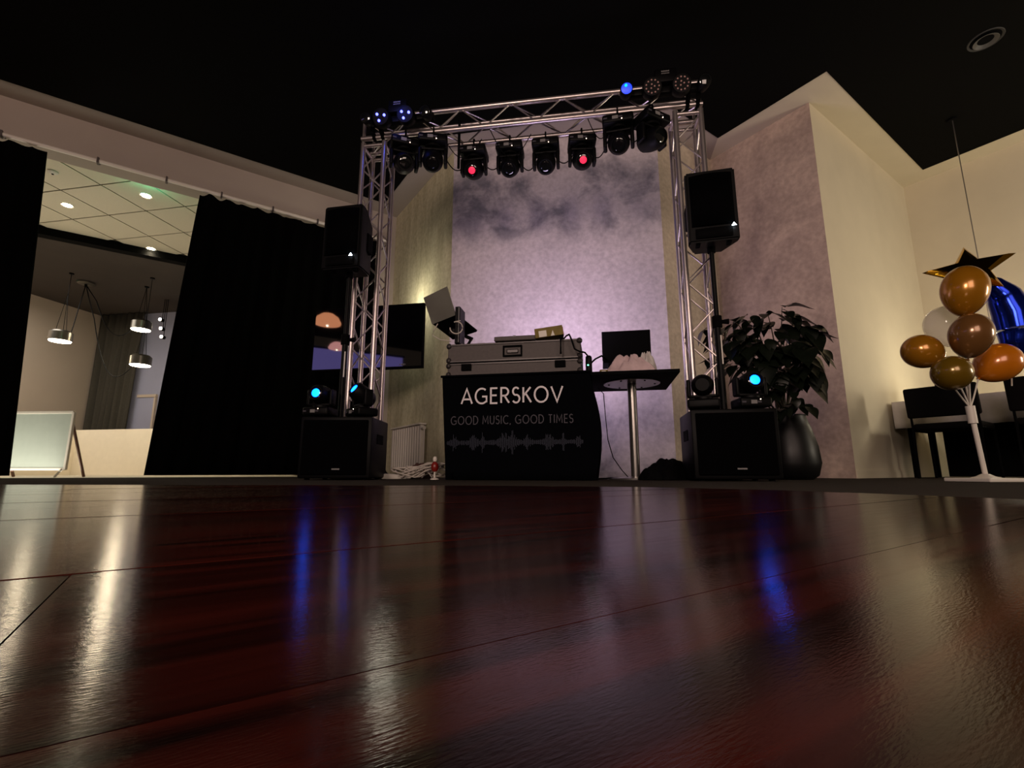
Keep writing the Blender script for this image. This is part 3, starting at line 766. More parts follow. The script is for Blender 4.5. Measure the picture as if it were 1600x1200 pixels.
def arc(cx, cy, rx, ry, a0, a1, n=18): return [(cx+rx*cos(radians(a0+(a1-a0)*i/n)), cy+ry*sin(radians(a0+(a1-a0)*i/n))) for i in range(n+1)]
GL = {'A': (.86, [[(0, 0), (.43, 1), (.86, 0)], [(.17, .30), (.69, .30)]]),
      'G': (.95, [arc(.52, .5, .5, .5, 52, 318)+[(.90, .16), (.90, .46), (.55, .46)]]),
      'E': (.56, [[(.56, 1), (.04, 1), (.04, 0), (.56, 0)], [(.04, .52), (.50, .52)]]),
      'R': (.66, [[(.04, 0), (.04, 1), (.30, 1)]+arc(.30, .74, .30, .26, 90, -90)+[(.04, .48)], [(.30, .48), (.66, 0)]]),
      'S': (.56, [arc(.29, .75, .24, .25, 35, 250)+arc(.29, .26, .27, .26, 75, -150)]),
      'K': (.64, [[(.04, 0), (.04, 1)], [(.60, 1), (.06, .44)], [(.22, .60), (.64, 0)]]),
      'O': (1.04, [arc(.52, .5, .5, .5, 0, 360, 32)]),
      'V': (.86, [[(0, 1), (.43, 0), (.86, 1)]]),
      'D': (.80, [[(.04, 0), (.04, 1), (.28, 1)]+arc(.28, .5, .50, .5, 90, -90)+[(.04, 0)]]),
      'M': (.98, [[(.04, 0), (.10, 1), (.49, .25), (.88, 1), (.94, 0)]]),
      'U': (.72, [[(.04, 1), (.04, .34)]+arc(.36, .34, .32, .34, 180, 360)+[(.68, 1)]]),
      'I': (.10, [[(.05, 0), (.05, 1)]]),
      'C': (.84, [arc(.52, .5, .5, .5, 50, 310)]),
      'T': (.60, [[(0, 1), (.60, 1)], [(.30, 1), (.30, 0)]]),
      ',': (.10, [[(.07, .05), (.01, -.14)]]), ' ': (.22, [])}
def ribbon(mb, pts, wd, f):
    P = [Vector(p) for p in pts]; n = len(P); closed = (P[0]-P[-1]).length < 1e-4
    Ls, Rs = [], []
    for i in range(n):
        if closed: a_, b_ = P[i-1 if i else n-2], P[i+1 if i < n-1 else 1]
        else: a_, b_ = P[max(0, i-1)], P[min(n-1, i+1)]
        d1 = (P[i]-a_); d2 = (b_-P[i])
        if d1.length < 1e-6: d1 = d2
        if d2.length < 1e-6: d2 = d1
        d1.normalize(); d2.normalize(); n1 = Vector((-d1.y, d1.x)); n2 = Vector((-d2.y, d2.x)); m = (n1+n2)
        m = m.normalized() if m.length > .1 else n1; sc = min(2.0, 1/max(.4, m.dot(n1)))
        Ls.append(P[i]+m*wd/2*sc); Rs.append(P[i]-m*wd/2*sc)
    vs = [(mb.bm.verts.new(f(l, 0)), mb.bm.verts.new(f(r2, 0)), mb.bm.verts.new(f(l, 1)), mb.bm.verts.new(f(r2, 1))) for l, r2 in zip(Ls, Rs)]
    for i in range(n-1):
        A, B = vs[i], vs[i+1]
        for q4 in ((A[2], A[3], B[3], B[2]), (A[0], A[2], B[2], B[0]), (A[1], B[1], B[3], A[3])):
            try: mb.bm.faces.new(q4)
            except ValueError: pass
def lettering(txt, x0, x1, z0, hgt, wd, gap, name, m, parent, y=-.0065):
    tot = sum(GL[c][0]+gap for c in txt)-gap; sx = (x1-x0)/tot; x = 0; out = []
    for c in txt:
        if GL[c][1]:
            mb = MB()
            for st in GL[c][1]:
                ribbon(mb, [((x+p[0])*sx, p[1]*hgt) for p in st], wd, lambda v, k: Vector((x0+v.x, y-.0012*k, z0+v.y)))
            mb.build(name, m, parent)
        x += GL[c][0]+gap
lettering('AGERSKOV', -.372, .342, .528, .106, .0125, .26, 'letter', M_txt, bc)
lettering('GOOD MUSIC, GOOD TIMES', -.445, .408, .383, .056, .0062, .30, 'small_letter', M_txt2, bc)
mb = MB(); rr = random.Random(3)
for i in range(150):
    x = -.47+.94*i/149; u = i/149
    env = .2+.9*max(math.exp(-((u-.97)/.015)**2)*.6, math.exp(-((u-.05)/.02)**2)*.7, math.exp(-((u-.2)/.03)**2)*.6, math.exp(-((u-.27)/.015)**2)*.8, math.exp(-((u-.43)/.03)**2)*1.0, math.exp(-((u-.49)/.03)**2)*1.1, math.exp(-((u-.6)/.02)**2)*.8, math.exp(-((u-.76)/.03)**2)*.9, math.exp(-((u-.86)/.012)**2)*.8)
    h_ = .075*env*rr.uniform(.35, 1); mb.box((x, -.0068, .255), (.0028, .001, 2*h_+.006))
wv = mb.build('sound_wave', M_wave, bc); wv['kind'] = 'stuff'

fc = thing('flight_case', 'wide grey-brown flight case lying open-shut on the booth table', 'case', BO+dv*.05+Vector((0, 0, BH+.006))+cv*-.015, CA)
CWd, CDp = .97, .46
MB().box((0, CDp/2, .045), (CWd, CDp, .09), .006).build('base_tray', M_case, fc)
MB().box((0, CDp/2, .17), (CWd, CDp, .135), .006).build('lid', M_case, fc)
MB().box((0, CDp/2, .097), (CWd-.02, CDp-.02, .016)).build('gasket', M_blackm, fc)
for z in (.087, .108, .232): MB().box((0, -.003, z), (CWd-.03, .008, .013), .002).build('edge_profile', M_case_edge, fc)
for sx in (-1, 1):
    for z in (.012, .078, .118, .226): MB().sphere((sx*(CWd/2-.008), .006, z), .022, n=12).build('ball_corner', M_case_edge, fc)
    MB().box((sx*.34, -.008, .062), (.075, .016, .05), .004).build('latch', M_blackm, fc)
fr = MB(); 
for c_, d_ in (((0, -.006, .205), (.14, .01, .014)), ((0, -.006, .135), (.14, .01, .014)), ((-.065, -.006, .17), (.012, .01, .08)), ((.065, -.006, .17), (.012, .01, .08))): fr.box(c_, d_, .003)
hd = fr.build('handle_dish', M_blackm, fc)
MB().box((0, -.006, .168), (.085, .008, .03), .006).build('handle_grip', M_case_edge, hd)
CT = BH+.006+.2375
def on_case(x, y, z=0): return BO+cv*(x-.015)+dv*(y+.05)+Vector((0, 0, CT+z+.001))
o = thing('mixer_lid', 'flat brown panel lying on the flight case right of the laptop stand', 'panel', on_case(.02, -.035), CA)
MB().box((0, .12, .018), (.30, .24, .034), .006).build('panel', M_case, o); MB().box((0, -.003, .03), (.02, .006, .012)).build('catch', M_grayprint, o)
o = thing('card_box', 'olive printed card box lying tilted on the flight case', 'box', on_case(.27, -.02, .005), CA+.1)
mb = MB().box((0, .06, .040), (.20, .12, .070), .002); ob = mb.build('box_body', M_card, o); o.rotation_euler = (0, -.13, CA+.1); o.location.z += .012
MB().box((-.045, -.002, .03), (.055, .002, .045)).build('printed_label', M_whitep, o)
MB().prism([(-.012, 0), (.016, 0), (.006, .04)], 0, .002, M=Matrix.Translation((.022, -.001, .006)) @ Matrix.Rotation(pi/2, 4, 'X')).build('printed_mark', M_whitep, o)
MB().box((.1015, .06, .032), (.003, .12, .057)).build('box_end', M_red, o)
# strap and cable over the right of the case
o = MB().tube([on_case(.35, -.064, .0)+Vector((0, 0, -.12)), on_case(.352, -.066, .004), on_case(.355, .06, .006), on_case(.36, .2, .008)], .008, 6).build('strap', M_blackm, smooth=True)
tag(o, 'black strap hanging over the front of the flight case beside the card box', 'strap')
pts = [on_case(.36, .05, .012), on_case(.385, .02, .03), on_case(.41, -.05, .02), on_case(.425, -.066, -.02), on_case(.445, -.066, -.09), on_case(.48, -.066, -.11), on_case(.515, -.05, -.115), on_case(.53, .02, -.12)]
o = MB().tube(pts, .006, 6).build('power_cable', M_blackm, smooth=True); tag(o, 'black cable curling over the right end of the flight case', 'cable')
o = thing('power_supply', 'small black unit with a green light standing at the right end of the flight case', 'device', BO+cv*.522+dv*.10+Vector((0, 0, BH+.006)), CA)
MB().box((0, .04, .065), (.045, .09, .13), .018, 3).build('housing', M_black, o, True); MB().sphere((-.005, -.006, .055), .0055, n=8).build('indicator', M_led_green, o)

# laptop on stand, seen from behind its lid
A, B = Vector((-.65, 3.78, 1.246)), Vector((-.43, 3.54, 1.246))
lid_v, base_v = Vector((-.063, -.08, .20)), Vector((.149, .16, -.086))
lp = thing('laptop', 'open laptop with a grey lid on a tilted stand above the flight case', 'laptop', (0, 0, 0))
def slab(name, p, u, v, th, m, parent, extra=0):
    n_ = u.cross(v).normalized(); mb = MB(); q8 = [p, p+u, p+u+v, p+v]
    lo = [mb.bm.verts.new(x_+n_*extra) for x_ in q8]; hi = [mb.bm.verts.new(x_+n_*(extra+th)) for x_ in q8]
    mb.bm.faces.new(lo); mb.bm.faces.new(hi[::-1])
    for i in range(4): mb.bm.faces.new((lo[i], lo[(i+1) % 4], hi[(i+1) % 4], hi[i]))
    return mb.build(name, m, parent)
M_lapt = mat('laptop_grey', (124, 120, 112), .4, metal=.3, noise=.04)
u = B-A
slab('lid', A, u, lid_v, .007, M_lapt, lp)
slab('screen', A+u*.04+lid_v*.05, u*.92, lid_v*.9, -.001, M_screen, lp, -.0006)
bs = slab('base', A, u, base_v, .014, M_blackm, lp)
st = thing('laptop_stand', 'black upright arm holding the laptop above the flight case', 'stand', (0, 0, 0))
mid = (A+B)/2+base_v*.5
foot = on_case(-.42, .22)
MB().box((0, 0, 0), (.16, .20, .012), .004, M=Matrix.Translation(foot+Vector((0, 0, .007))) @ rotz(CA)).build('base_plate', M_blackm, st)
MB().tube([foot+Vector((0, 0, .013)), Vector((foot.x+.05, foot.y+.02, 1.09)), mid-Vector((0, 0, .03))], .016, 10).build('arm', M_black, st, True)
MB().cyl(mid-Vector((0, 0, .045)), mid-Vector((0, 0, .02)), .045, n=16).build('hinge_disc', M_black, st, True)
tb = thing('tablet_mount', 'tall thin black panel standing edge-on in front of the laptop stand', 'display', on_case(-.43, .06), CA)
MB().box((0, .05, .165), (.040, .14, .29), .006, 2).build('panel', M_black, tb); MB().box((0.012, -.023, .165), (.006, .004, .27)).build('edge_strip', M_grayprint, tb)
MB().cyl((.01, .05, 0), (.01, .05, .03), .022, n=10).build('foot', M_steel, tb)
c_ = at(713, 512, 3.39)
pts = [c_+Vector((.046*cos(a), 0, .046*sin(a))) for a in [radians(110-290*i/24) for i in range(25)]]
pts = [pts[0]+Vector((.04, .03, .02))]+pts
o = MB().tube(pts, .0045, 6).build('looped_cable', M_rope, smooth=True); tag(o, 'pale cable looped in a ring below the laptop', 'cable')
pts = [at(684, 506, 3.40), at(678, 516, 3.38), at(676, 524, 3.37), at(688, 531, 3.38), at(705, 533, 3.38)]
o = MB().tube(pts, .004, 6).build('white_cable', M_rope, smooth=True); tag(o, 'short white cable drooping at the left end of the flight case', 'cable')

# ------------------------------------------------------------------ bar table with laptop and cloth
TC = Vector((.912, 3.60, 0))
t = thing('bar_table', 'square black table on a single steel column beside the booth', 'table', TC, CA)
MB().box((0, 0, .735), (.60, .72, .026), .004).build('tabletop', M_blackm, t)
MB().cyl((0, 0, .722), (0, 0, .714), .21, n=36).build('mounting_plate', M_steel, t, True)
for a in range(6): MB().cyl((.17*cos(a*pi/3), .17*sin(a*pi/3), .714), (.17*cos(a*pi/3), .17*sin(a*pi/3), .709), .007, n=8).build('screw', M_blackm, t)
MB().cyl((0, 0, .02), (0, 0, .714), .033, n=20).build('column', M_steel, t, True)
MB().lathe([(0, .026), (.05, .024), (.20, .012), (.205, .0), (0, 0)], 36).build('base_plate', M_steel, t, True)
tz = .749
lp2 = thing('laptop', 'open black laptop on the bar table, small gold mark on its lid', 'laptop', at(979, 563, 3.80).xy.to_3d()+Vector((0, 0, tz)), CA)
rs = thing('laptop_riser', 'black riser box under the black laptop on the bar table', 'stand', lp2.location.copy(), CA)
MB().box((0, .08, .09), (.30, .20, .178), .008).build('riser_body', M_blackm, rs); MB().box((0, -.021, .09), (.12, .002, .03)).build('grip_recess', M_black, rs)
lp2.location.z += .181
MB().box((0, .11, .009), (.38, .25, .016), .004).build('base', M_blackm, lp2)
MB().box((0, -.025, .135), (.385, .008, .245), .004, M=Matrix.Rotation(radians(3), 4, 'X')).build('lid', M_blackm, lp2)
MB().box((0, -.0185, .138), (.35, .003, .21), M=Matrix.Rotation(radians(3), 4, 'X')).build('screen', M_screen, lp2)
MB().prism([(-.165, .222), (-.148, .224), (-.158, .234), (-.168, .232)], 0, .002, M=Matrix.Translation((0, -.029, 0)) @ Matrix.Rotation(pi/2, 4, 'X') @ Matrix.Translation((0, 0, 0))).build('logo_mark', M_goldfoil, lp2)
# crumpled cloth: an undulating heap
cc = at(985, 566, 3.45)
def heap(cx, cy, rx, ry, h0, seed, k1=.28, k2=.16):
    rn = random.Random(seed); ph = [rn.uniform(0, 6) for _ in range(6)]
    mb = MB(); n, m_ = 40, 14; rings = []
    for j in range(m_+1):
        v = j/m_; ring = []
        for i in range(n):
            a = 2*pi*i/n; rad = v*(1+.13*sin(3*a+ph[0])+.08*sin(5*a+ph[1]))
            z = h0*(1-v**2.4)*(1+k1*sin(4*a+ph[2]+v*5)*min(1, v*3)+k2*sin(9*a+ph[3]-v*7)*min(1, v*3))+.006*sin(14*a+ph[4])*v
            ring.append(mb.bm.verts.new((cx+rx*rad*cos(a), cy+ry*rad*sin(a), max(.002, z))))
            if j == 0: break
        rings.append(ring)
    for j in range(m_):
        A_, B_ = rings[j], rings[j+1]
        for i in range(n):
            if len(A_) == 1: mb.bm.faces.new((A_[0], B_[i], B_[(i+1) % n]))
            else: mb.bm.faces.new((A_[i], B_[i], B_[(i+1) % n], A_[(i+1) % n]))
    mb.bm.faces.new(rings[-1][::-1]); return mb
o = heap(0, 0, .18, .11, .135, 5, .22, .14).build('crumpled_cloth', M_pink, smooth=True); o.location = (cc.x, cc.y, tz); o.rotation_euler = (0, 0, CA)
tag(o, 'pale pink crumpled cloth heaped on the bar table in front of the laptop', 'cloth')
o = heap(0, 0, .085, .08, .185, 9, .18, .10).build('white_cloth', M_tablecloth, smooth=True); o.location = at(1010, 566, 3.56).xy.to_3d()+Vector((0, 0, tz)); o.rotation_euler = (0, 0, .4)
tag(o, 'white crumpled cloth peak at the right end of the heap on the bar table', 'cloth')
o = thing('snack_packet', 'small pale packet beside the crumpled cloth on the bar table', 'packet', at(943, 572, 3.42).xy.to_3d()+Vector((0, 0, tz)), CA)
MB().box((0, 0, .02), (.06, .04, .038), .01, 3).build('packet', M_card, o); MB().box((0, -.021, .02), (.03, .002, .015)).build('packet_label', M_whitep, o)
pts = [at(921, 570, 3.5), at(930, 561, 3.5), at(940, 556, 3.55), at(948, 562, 3.6)]
o = MB().tube(pts, .007, 6).build('black_cable', M_blackm, smooth=True); tag(o, 'thick black cable arching from the bar table to the booth', 'cable')
pts = [at(934, 606, 3.5), at(943, 615, 3.52), at(946, 650, 3.55), at(950, 688, 3.55), at(958, 715, 3.55), at(972, 735, 3.55), at(984, 746, 3.55)]
pts[-1].z = .006
o = MB().tube(pts, .0035, 6).build('hanging_cable', M_blackm, smooth=True); tag(o, 'thin dark cable hanging from the bar table down to the floor', 'cable')

# ------------------------------------------------------------------ television in the corner
t = thing('television', 'wall-mounted black television in the back left corner behind the truss tower', 'television', (-1.615, 5.17, 1.53), CA)
MB().box((0, .025, 0), (1.32, .05, .735), .006).build('casing', M_blackm, t)
MB().box((0, -.0015, .005), (1.29, .003, .70)).build('screen', M_gloss, t)
mb = MB().box((0, .07, 0), (.25, .03, .3), .004); mb.box((.15, .14, 0), (.05, .16, .06), .004); mb.build('wall_bracket', M_blackm, t)
mb = MB()
for k, x in enumerate((-.02, 0.0, .01, .025, .03, .045)): mb.box((.42+x, -.004, -.325), (.008, .001, .022 if k in (2, 4) else .014))
mb.build('maker_mark', M_grayprint, t)
# what the dark screen mirrors: lamps and an added violet glow panel far to the left of the photographer
def dome(P, R, c, s_, lab):
    t = thing('dome_pendant', lab, 'pendant lamp', P)
    MB().lathe([(0, R*.72), (R*.45, R*.66), (R*.8, R*.4), (R, 0), (R*.97, -R*.12), (R*.7, -R*.2), (0, -R*.22)], 32).build('lamp_shade', emis('glow_shade_%.2f' % R, c, s_), t, True)
    MB().cyl((0, 0, R*.72), (0, 0, H-.008-P[2]), .006, n=6).build('cord', M_blackm, t)
    MB().sphere((0, 0, -R*.25), R*.08, n=8).build('bulb', M_bulb, t)
dome(Vector((-5.0, 2.1, 3.0)), .26, (1, .38, .18), 3.5, 'orange dome pendant over the hall, left of the photographer')
dome(Vector((-6.2, .42, 3.0)), .20, (1, .45, .42), 3.0, 'small pink dome pendant over the hall, left of the photographer')
t = thing('added_glow_panel', 'violet glowing panel added out of view left of the photographer, mirrored by the television', 'screen', (-7.1, -1.2, 3.05), radians(-50))  # added glowing panel, stands in for a violet-lit wall in the mirror image
MB().box((0, 0, 0), (2.9, .03, .62)).build('glow_panel_face', emis('violet_glow', (.30, .24, .75), 1.4), t)
MB().box((0, .01, .34), (3.0, .05, .05), .006).build('glow_panel_bar', M_blackm, t)

# radiator
t = thing('radiator', 'white panel radiator low on the alcove wall behind the left tower', 'radiator', ab(2.34-.012, -5.55, 0), AA-pi/2)
for i in range(13): MB().box((-.42+i*.07, -.05, .34), (.060, .05, .5), .012, 2).build('radiator_fin', M_whitep, t)
MB().box((0, -.05, .60), (.92, .09, .02), .004).build('top_grille', M_whitep, t)
MB().tube([(.46, -.05, .55), (.50, -.05, .55), (.50, -.05, .0)], .009, 8).build('pipe', M_whitep, t, True)
MB().cyl((.46, -.06, .55), (.52, -.06, .55), .022, n=12).build('valve', M_whitep, t, True)

# cable heap, bags and glass on the floor between left sub and booth
rn = random.Random(11)
for k in range(5):
    cx, cy = at(640+k*9, 740, 3.75).xy; pts = []
    for i in range(40):
        a = i*.42+k; rad = .05+.03*sin(i*.31+k*2)
        pts.append(Vector((cx+rad*1.9*cos(a)+rn.uniform(-.008, .008), cy+rad*.8*sin(a), .012+.075*abs(sin(i*.23+k))*(1+.5*k/4))))
    o = MB().tube(pts, .0055, 6).build('coiled_cable', M_rope, smooth=True); tag(o, 'white coiled extension cable, '+('leftmost of the heap left of the booth', 'second from the left in the heap by the booth', 'in the middle of the heap left of the booth', 'second from the right in the heap by the booth', 'rightmost of the heap, nearest the booth cloth')[k], 'cable', 'white cables heaped on the floor')
o = thing('power_strip', 'pale power strip lying at the left of the cable heap', 'power strip', at(617, 744, 3.8).xy.to_3d(), .1)
MB().box((0, 0, .022), (.24, .055, .042), .008, 2).build('strip_body', M_whitep, o, True)
for x in (-.07, 0, .07): MB().cyl((x, 0, .043), (x, 0, .046), .019, n=14).build('socket', M_blackm, o)
o = heap(0, 0, .12, .07, .12, 3, .12, .05).build('leather_pouch', M_brown, smooth=True); o.location = at(655, 742, 3.98).xy.to_3d()+Vector((0, 0, .001)); tag(o, 'brown soft pouch lying among the white cables', 'bag')
o = thing('stemmed_lamp', 'small red bulb-shaped object on a pale foot beside the booth cloth', 'lamp', at(679, 744, 3.62).xy.to_3d(), 0); o.scale = (.8, .8, .8)
MB().lathe([(0, 0), (.04, 0), (.04, .008), (.010, .02), (.008, .07), (.0, .07)], 20).build('foot', M_whitep, o, True)
MB().lathe([(0, .07), (.022, .075), (.036, .105), (.032, .14), (.018, .16), (0, .165)], 20).build('red_globe', M_red, o, True)
MB().lathe([(0, .165), (.016, .166), (.022, .19), (.014, .21), (0, .212)], 16).build('cap', M_whitep, o, True)
# black bag right of the bar table
o = heap(0, 0, .20, .14, .14, 21, .12, .05).build('black_bag', M_blackm, smooth=True); o.location = at(1046, 744, 3.45).xy.to_3d()+Vector((0, 0, .001)); tag(o, 'black soft bag slumped against the right subwoofer', 'bag')
o = heap(0, 0, .10, .08, .085, 22, .12, .05).build('black_pouch', M_blackm, smooth=True); o.location = at(1022, 744, 3.38).xy.to_3d()+Vector((0, 0, .001)); tag(o, 'small black pouch left of the slumped black bag', 'bag')
pts = [at(x, 744, 3.6+.1*sin(x)).xy.to_3d()+Vector((0, 0, .008+.006*(x % 2))) for x in (934, 942, 955, 965, 978, 990, 1003, 1015)]
o = MB().tube(pts, .005, 6).build('floor_cable', M_blackm, smooth=True); tag(o, 'black cable running along the floor past the bar table foot', 'cable')
pts = [at(598, 668, 3.9), at(601, 700, 3.9), at(596, 720, 3.9), at(603, 738, 3.9), at(612, 744, 3.9)]
pts[-1].z = .01
o = MB().tube(pts, .006, 6).build('sub_cable', M_blackm, smooth=True); tag(o, 'black cable hanging down behind the right side of the left subwoofer', 'cable')

# ------------------------------------------------------------------ potted plant
PP = Vector((2.08, 3.62, 0))
t = thing('potted_plant', 'large dark rubber-leaved plant in a tall black planter by the brown plaster wall', 'plant', PP)
pot = MB().lathe([(0, 0), (.13, 0), (.17, .03), (.195, .12), (.185, .24), (.15, .38), (.125, .46), (.13, .475), (.118, .475), (.112, .45), (0, .45)], 40).build('planter', M_pot, t, True)
MB().lathe([(0, .452), (.111, .452), (.111, .446), (0, .446)], 24).build('soil', M_soil, t)
def leafmesh(i):
    b = MB(); n = 8; prof = [0, .45, .8, 1, .98, .82, .55, .25, 0]
    V = []
    for k in range(n+1):
        x = k/n; wv_ = prof[k]*(.30+.04*i); dz = -.28*x*x*(1+.3*i)+.03*sin(x*6)
        V.append((b.bm.verts.new((x, -wv_, dz+.10*wv_*2)), b.bm.verts.new((x, 0, dz)), b.bm.verts.new((x, wv_, dz+.10*wv_*2))))
    for k in range(n):
        A_, B_ = V[k], V[k+1]
        for q_ in (0, 1): b.bm.faces.new((A_[q_], A_[q_+1], B_[q_+1], B_[q_]))
    bmesh.ops.remove_doubles(b.bm, verts=b.bm.verts[:], dist=1e-5)
    me = bpy.data.meshes.new('leaf'); b.bm.to_mesh(me); b.bm.free(); me.materials.append(M_leaf)
    me.polygons.foreach_set('use_smooth', [True]*len(me.polygons)); return me
LM = [leafmesh(i) for i in range(3)]
rn = random.Random(5)
def leaf(p, yaw, pit, L_):
    M = Matrix.Translation(p) @ rotz(yaw) @ Matrix.Rotation(pit, 4, 'Y') @ Matrix.Diagonal((L_, L_, L_, 1))
    link('leaf', LM[rn.randrange(3)], t, M)
# each branch: target pixel position and depth
tips = [(1148, 502, 3.5), (1172, 495, 3.6), (1200, 492, 3.5), (1222, 480, 3.6), (1240, 500, 3.55), (1262, 512, 3.5), (1275, 545, 3.5), (1255, 540, 3.3), (1230, 530, 3.35),
        (1205, 530, 3.3), (1180, 530, 3.3), (1150, 530, 3.4), (1150, 565, 3.45), (1175, 565, 3.35), (1205, 565, 3.35), (1235, 570, 3.4), (1262, 580, 3.45), (1215, 600, 3.3), (1240, 615, 3.3), (1255, 635, 3.3), (1225, 640, 3.3), (1195, 600, 3.35),
        (1110, 512, 3.9), (1118, 560, 3.95), (1165, 610, 3.4)]
for (px, py, Y) in tips:
    P = at(px, py, Y)-PP
    s0 = Vector((rn.uniform(-.05, .05), rn.uniform(-.05, .05), .45))
    midp = Vector((P.x*.45, P.y*.45, max(.55, P.z*.85)))
    pts = []
    for k in range(9):
        u_ = k/8; pts.append(s0*(1-u_)**2+midp*2*u_*(1-u_)+P*u_*u_)
    MB().tube(pts, .006, 6, rr=[.009-.0065*k/8 for k in range(9)]).build('stem', M_stem, t, True)
    out = atan2(P.y-.05, P.x)
    small = py > 595
    for k in range(9 if not small else 7):
        pp = pts[-1-(k//3)]+Vector((rn.uniform(-.03, .03), rn.uniform(-.03, .03), rn.uniform(-.04, .02)))
        leaf(pp, out+rn.uniform(-1.9, 1.9)*(.3+.3*(k % 4)), rn.uniform(-.15, 1.0), rn.uniform(.12, .21)*(.6 if small else 1))

# ------------------------------------------------------------------ balloons on a stand
BS = Vector((2.665, 2.75, 0))
t = thing('balloon_stand', 'white plastic stand with thin arms carrying the gold balloons', 'stand', BS, .1)
MB().box((0, 0, .012), (.255, .255, .022), .006).build('base_plate', M_whitep, t)
MB().lathe([(.07, .023), (.04, .032), (.018, .045), (0, .045)], 24).build('base_collar', M_whitep, t, True)
MB().cyl((0, 0, .03), (-.02, -.0, .37), .0125, n=12).build('pole', M_whitep, t, True)
MB().cyl((-.02, 0, .33), (-.022, 0, .43), .022, n=14).build('arm_hub', M_whitep, t, True)
BG = 'latex balloons on the white stand'
def balloon(px, py, Y, R, m, lab, tilt=(0, 0), grp=BG, tip=None, el=1.12):
    P = at(px, py, Y); b_ = thing('balloon', lab, 'balloon', P, 0, grp)
    prof = []
    for k in range(25):
        a = -pi/2+pi*k/24; r = cos(a); z = sin(a)
        if z < 0: r *= 1-.10*z*z; z *= 1.18
        prof.append((max(0, r*R), z*R*el*.94))
    prof[0] = (0, prof[0][1])
    MB().lathe(prof, 36).build('balloon_skin', m, b_, True)
    MB().lathe([(0, prof[0][1]+.003), (.006, prof[0][1]-.004), (.010, prof[0][1]-.014), (0, prof[0][1]-.012)], 10).build('knot', m, b_, True)
    b_.rotation_euler = (tilt[0], tilt[1], 0)
    # the arm that carries it
    inv = Matrix.Rotation(-.1, 3, 'Z'); e = inv @ (P+Matrix.Rotation(tilt[1], 3, 'Y') @ Matrix.Rotation(tilt[0], 3, 'X') @ Vector((0, 0, prof[0][1]-.012))-BS)
    h0 = Vector((-.021, 0, .42)); mid_ = h0.lerp(e, .5)+Vector((0, 0, .06))*(1 if e.z > .7 else -.2)
    MB().tube([h0*(1-k/8)**2+mid_*2*(k/8)*(1-k/8)+e*(k/8)**2 for k in range(9)], .0045, 6).build('arm', M_whitep, t, True)
balloon(1507, 452, 2.72, .115, M_bal_gold, 'gold latex balloon directly under the foil star', (.1, .1), el=1.3)
balloon(1478, 508, 2.98, .118, M_bal_clear, 'clear see-through balloon with speckles behind the gold ones', (0, -.3))
balloon(1517, 522, 2.62, .102, M_bal_brown, 'bronze brown balloon at the centre of the bunch', (.2, .1), el=1.22)
balloon(1440, 549, 2.75, .098, M_bal_gold, 'gold balloon farthest left in the bunch', (.1, -1.25))
balloon(1487, 583, 2.60, .094, M_bal_olive, 'olive gold balloon lowest in the bunch, in front of the chair', (.9, -1.2))
balloon(1560, 566, 2.84, .112, M_bal_orange, 'amber orange balloon at the right, under the blue foil', (.2, .85))
# foil star
P = at(1513, 424, 2.90)
b_ = thing('foil_star_balloon', 'gold foil star balloon on top of the bunch', 'balloon', P)
mb = MB(); R1, R2 = .235, .105; pts = []
for k in range(10):
    a = pi/2+k*pi/5; r = R1 if k % 2 == 0 else R2; pts.append((r*cos(a), r*sin(a)))
rings = []
for f_, z in ((1, 0), (.86, .022), (.62, .042), (.3, .055)): rings.append((f_, z))
for sg in (1, -1):
    prev = None
    for f_, z in rings:
        cur = [mb.bm.verts.new((x*f_, y*f_, sg*z*(1 if k % 2 else .9))) for k, (x, y) in enumerate(pts)]
        if prev:
            for k in range(10): mb.bm.faces.new((prev[k], prev[(k+1) % 10], cur[(k+1) % 10], cur[k]))
        prev = cur
    c0_ = mb.bm.verts.new((0, 0, sg*.06))
    for k in range(10): mb.bm.faces.new((prev[k], prev[(k+1) % 10], c0_))
bmesh.ops.remove_doubles(mb.bm, verts=mb.bm.verts[:], dist=1e-5)
mb.build('foil_star', M_goldfoil, b_, True); b_.rotation_euler = (radians(62), 0, radians(-44))
MB().tube([(0, 0, -.05), (.0, -.02, -.10)], .006, 6).build('tail', M_goldfoil, b_)
# blue crescent foil
P = at(1585, 500, 2.95)
b_ = thing('blue_foil_balloon', 'glossy blue curved foil balloon at the right edge of the bunch', 'balloon', P)
ctl = [(1537, 436, .012), (1550, 444, .055), (1568, 462, .085), (1583, 490, .105), (1590, 520, .100), (1588, 545, .07), (1580, 560, .02)]
pts, rr_ = [], []
for k in range(31):
    u_ = k/30*(len(ctl)-1); i = min(int(u_), len(ctl)-2); f_ = u_-i; f2 = f_
    pts.append(at(ctl[i][0]+(ctl[i+1][0]-ctl[i][0])*f2, ctl[i][1]+(ctl[i+1][1]-ctl[i][1])*f2, 2.95)-P); rr_.append(ctl[i][2]+(ctl[i+1][2]-ctl[i][2])*f2)
MB().tube(pts, .08, 20, rr=rr_).build('foil_crescent', M_bluefoil, b_, True)
MB().tube([pts[-1], pts[-1]+Vector((-.05, -.02, -.18))], .004, 6).build('ribbon', M_whitep, b_)

